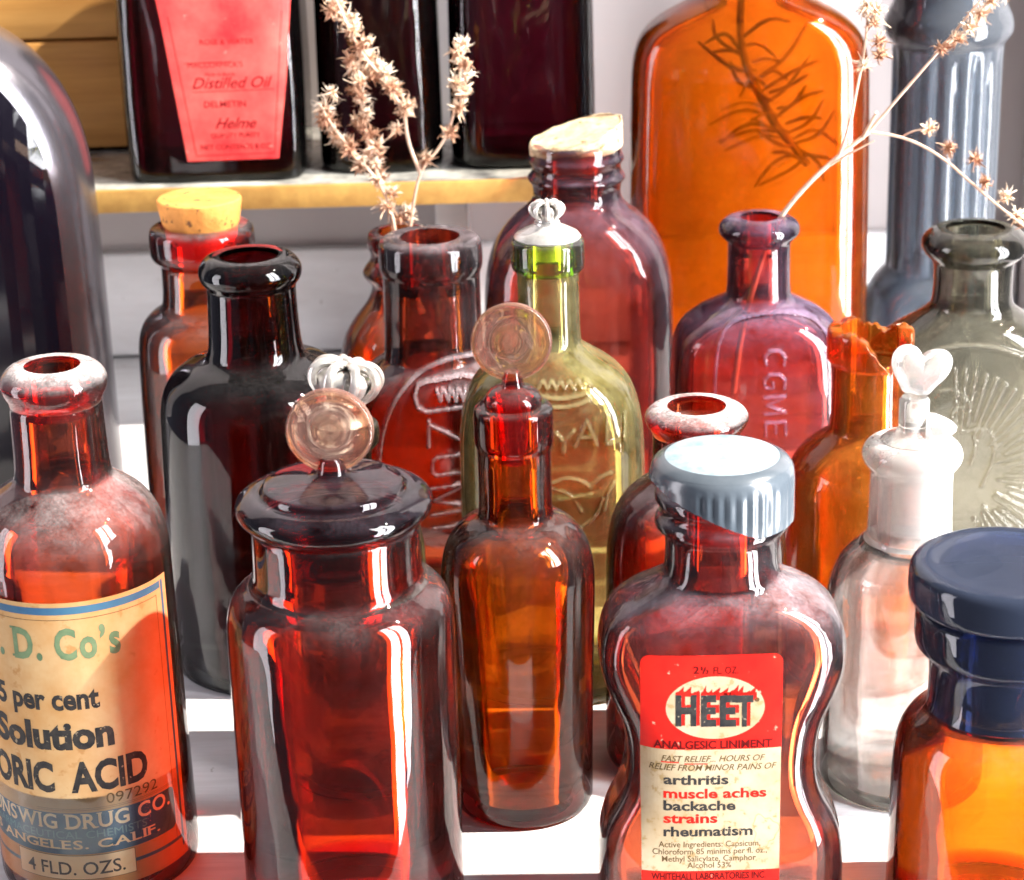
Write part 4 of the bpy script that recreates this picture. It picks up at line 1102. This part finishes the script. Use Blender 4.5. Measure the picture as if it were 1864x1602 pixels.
# ------------------------------------------------------------------ dried plants
def flower_head(root, c, size, seed, mats):
    rnd = random.Random(seed); mb = MB()
    vv, ff = lathe([(0.01, -0.10*size), (0.10*size, -0.06*size), (0.14*size, 0), (0.11*size, 0.07*size), (0.01, 0.1*size)], 10)
    mb.add(vv, ff, 1)
    n = 60
    for k in range(n):
        u = rnd.uniform(-1, 1); a = rnd.uniform(0, 2*math.pi); q = math.sqrt(1-u*u)
        dr = np.array((q*math.cos(a), q*math.sin(a), u))
        bend = np.array((rnd.uniform(-1, 1), rnd.uniform(-1, 1), rnd.uniform(-0.7, 1.0))); side = np.cross(dr, bend); side /= np.linalg.norm(side)+1e-9
        ln = size*rnd.choice((0.2, 0.24, 0.28, 0.34, 0.4, 0.5))*rnd.uniform(0.85, 1.15); wd = 0.030*rnd.uniform(0.6, 1.5)
        turn = rnd.uniform(0.3, 2.6)*rnd.choice((1, 1, 1, -0.4)); axis = np.cross(dr, bend); axis /= np.linalg.norm(axis)+1e-9
        p_ = dr*0.09*size; pts = [p_]; side = axis
        for j in range(5):
            an = turn*((j+1)/5)**1.3
            dd_ = dr*math.cos(an)+np.cross(axis, dr)*math.sin(an)
            p_ = p_+dd_*ln/5; pts.append(p_)
        V = []
        for j, p in enumerate(pts):
            w_ = wd*(1-0.85*(j/5)**1.5); nrm = np.cross(side, dr)*0.012
            V += [tuple(p-side*w_), tuple(p+nrm), tuple(p+side*w_)]
        F = []
        for j in range(5):
            F += [(3*j, 3*j+1, 3*j+4, 3*j+3), (3*j+1, 3*j+2, 3*j+5, 3*j+4)]
        mb.add(V, F, 0)
    return mb.build('flower_head', [rnd.choice((M['dry'], M['dry_b'], M['dry_c'])), mats[1]], root, c, sharp=None)
def px3(px, py, Y, ref): p = at(px, py, Y); return (p[0]-ref[0], p[1]-ref[1], p[2]-ref[2])

# stalks in the round bottle
Y0 = 68.2
ref = (at(738, 430, Y0)[0], Y0, at(738, 430, Y0)[2]-3.0)
root = thing('dried_flowers', 'bushy branched dried flower stalks standing in the small round bottle', 'dried flowers', ref)
branches = [
    [(735, 600), (745, 430), (752, 370), (765, 310), (800, 270), (820, 232), (834, 170), (845, 70)],
    [(735, 600), (722, 420), (700, 345), (655, 290), (608, 235), (582, 190)],
    [(700, 345), (672, 280), (660, 205), (648, 130)],
    [(765, 315), (742, 258), (736, 200), (695, 140), (652, 90), (608, -10)]]
for k, b in enumerate(branches):
    n = len(b)
    path = smooth_path([px3(x, y, Y0-0.4*(i/n)*(1 if k % 2 else -1), ref) for i, (x, y) in enumerate(b)], 2)
    v, f = tube(path, [0.065-0.035*j/len(path) for j in range(len(path))], 7); mesh_obj('stem', v, f, M['twig'], root)
heads = [(775, 290, .50), (820, 242, .5), (836, 195, .5), (830, 150, .55), (842, 118, .5), (845, 80, .5),
         (725, 398, .55), (742, 385, .5), (705, 375, .55), (712, 352, .5), (690, 322, .6), (655, 302, .55), (638, 272, .5), (612, 250, .5), (600, 222, .55), (590, 196, .6), (604, 168, .5),
         (672, 245, .55), (662, 215, .5), (660, 180, .5), (655, 150, .55), (645, 125, .55), (668, 280, .4), (686, 330, .4),
         (722, 236, .5), (742, 190, .5), (735, 205, .45), (715, 160, .55), (694, 132, .6), (672, 105, .6), (655, 85, .6), (640, 55, .6), (625, 30, .6), (612, 5, .6), (606, -20, .5), (636, 108, .5)]
rnd0 = random.Random(5)
for (x0, y0), (x1, y1), n in (((690, 330), (585, 195), 8), ((676, 285), (648, 130), 8), ((735, 215), (612, 10), 13), ((832, 190), (845, 80), 5)):
    for k in range(n):
        q = (k+rnd0.uniform(0, 0.8))/n
        heads.append((x0+(x1-x0)*q+rnd0.uniform(-16, 16), y0+(y1-y0)*q+rnd0.uniform(-8, 8), rnd0.uniform(0.28, 0.5)))
for i, (x, y, s_) in enumerate(heads):
    flower_head(root, px3(x, y, Y0-0.35*math.sin(i*1.7), ref), s_*1.6, i, [M['dry'], M['dry_core']])

# twig in the panelled bottle
Y0 = YN
pt = at(1404, 415, Y0)
ref = (pt[0], Y0, pt[2]-6.0)
root = thing('dried_twig', 'dried branching twig with sparse papery flowers, leaning right from the panelled bottle', 'dried flowers', ref)
br = [([(1335, 715), (1350, 600), (1384, 480), (1408, 415), (1440, 368), (1500, 305), (1585, 238)], 0.09, 0.06),
      ([(1528, 282), (1548, 225), (1562, 150), (1575, 90), (1582, -20)], 0.045, 0.03),
      ([(1582, 240), (1640, 172), (1690, 115), (1745, 50), (1800, -20)], 0.05, 0.03),
      ([(1583, 240), (1650, 250), (1715, 285), (1770, 335), (1830, 385), (1900, 440)], 0.05, 0.035),
      ([(1570, 252), (1590, 215), (1596, 205)], 0.06, 0.05),
      ([(1505, 305), (1545, 280), (1592, 256)], 0.035, 0.02),
      ([(1645, 247), (1662, 238), (1680, 236)], 0.03, 0.02)]
for k, (b, r0, r1) in enumerate(br):
    path = smooth_path([px3(x, y, Y0-(0.25*i if k else 0), ref) for i, (x, y) in enumerate(b)], 2)
    v, f = tube(path, [r0+(r1-r0)*j/len(path) for j in range(len(path))], 8); mesh_obj('stem', v, f, M['twig'], root)
heads = [(1572, 118, .4), (1600, 75, .5), (1590, 40, .5), (1578, 12, .5), (1602, 100, .42), (1596, 20, .5), (1716, 88, .45), (1742, 70, .5), (1765, 48, .5), (1785, 25, .5), (1805, 0, .5), (1830, -15, .5), (1690, 235, .42), (1726, 268, .42), (1776, 290, .45), (1792, 332, .38), (1830, 358, .45), (1852, 392, .45), (1870, 410, .4)]
for i, (x, y, s_) in enumerate(heads):
    flower_head(root, px3(x, y, Y0-0.9, ref), s_*1.6, 100+i, [M['dry'], M['dry_core']])

# needle sprig inside the orange flask
Y0 = YK-0.3
pt = at(1400, 250, Y0); ref = (pt[0], Y0, pt[2]-3)
root = thing('needle_sprig', 'dark needle leaved sprig hanging inside the big orange flask', 'sprig', ref)
stp = [(1362, -90), (1345, 20), (1352, 110), (1382, 172), (1412, 230), (1450, 272), (1470, 300)]
path = smooth_path([px3(x, y, Y0, ref) for x, y in stp], 2)
v, f = tube(path, [0.15-0.07*abs(j/len(path)-0.6) for j in range(len(path))], 8); mesh_obj('stem', v, f, M['leaf'], root)
rnd1 = random.Random(11)
extra = []
for k in range(16):
    q = k/15; bx, by = 1350+(1465-1350)*q**0.9, 85+(295-85)*q
    sd_ = -1 if k % 2 else 1; ln_ = rnd1.uniform(45, 85)
    extra.append(((bx, by), (bx+sd_*ln_*0.5, by-rnd1.uniform(-5, 22)), (bx+sd_*ln_, by+rnd1.uniform(-45, 25))))
leaves = [((1345, 90), (1322, 55), (1282, 80)), ((1348, 100), (1300, 70), (1298, 35)), ((1360, 130), (1310, 110), (1270, 75)), ((1365, 150), (1430, 110), (1470, 40)), ((1380, 170), (1440, 130), (1490, 110)),
          ((1395, 200), (1360, 180), (1312, 200)), ((1400, 210), (1350, 195), (1290, 228)), ((1405, 220), (1460, 175), (1500, 165)), ((1415, 235), (1360, 220), (1310, 262)), ((1418, 240), (1370, 235), (1305, 258)),
          ((1425, 245), (1475, 225), (1500, 180)), ((1430, 250), (1380, 245), (1318, 275)), ((1440, 262), (1490, 250), (1520, 200)), ((1455, 280), (1410, 290), (1372, 342)), ((1462, 290), (1440, 310), (1380, 338)),
          ((1390, 190), (1430, 165), (1475, 100)), ((1350, 70), (1400, 30), (1440, 40)), ((1372, 160), (1340, 150), (1330, 110)), ((1445, 268), (1490, 290), (1500, 330))]
for q in leaves+extra:
    dy_ = random.uniform(-1.0, 1.0)
    p = smooth_path([px3(x, y, Y0-0.45*i*dy_, ref) for i, (x, y) in enumerate(q)], 2)
    v, f = tube(p, [0.066*math.sin(math.pi*(0.12+0.86*j/(len(p)-1)))**0.6+0.006 for j in range(len(p))], 6)
    mesh_obj('needle', v, f, M['leaf'], root)
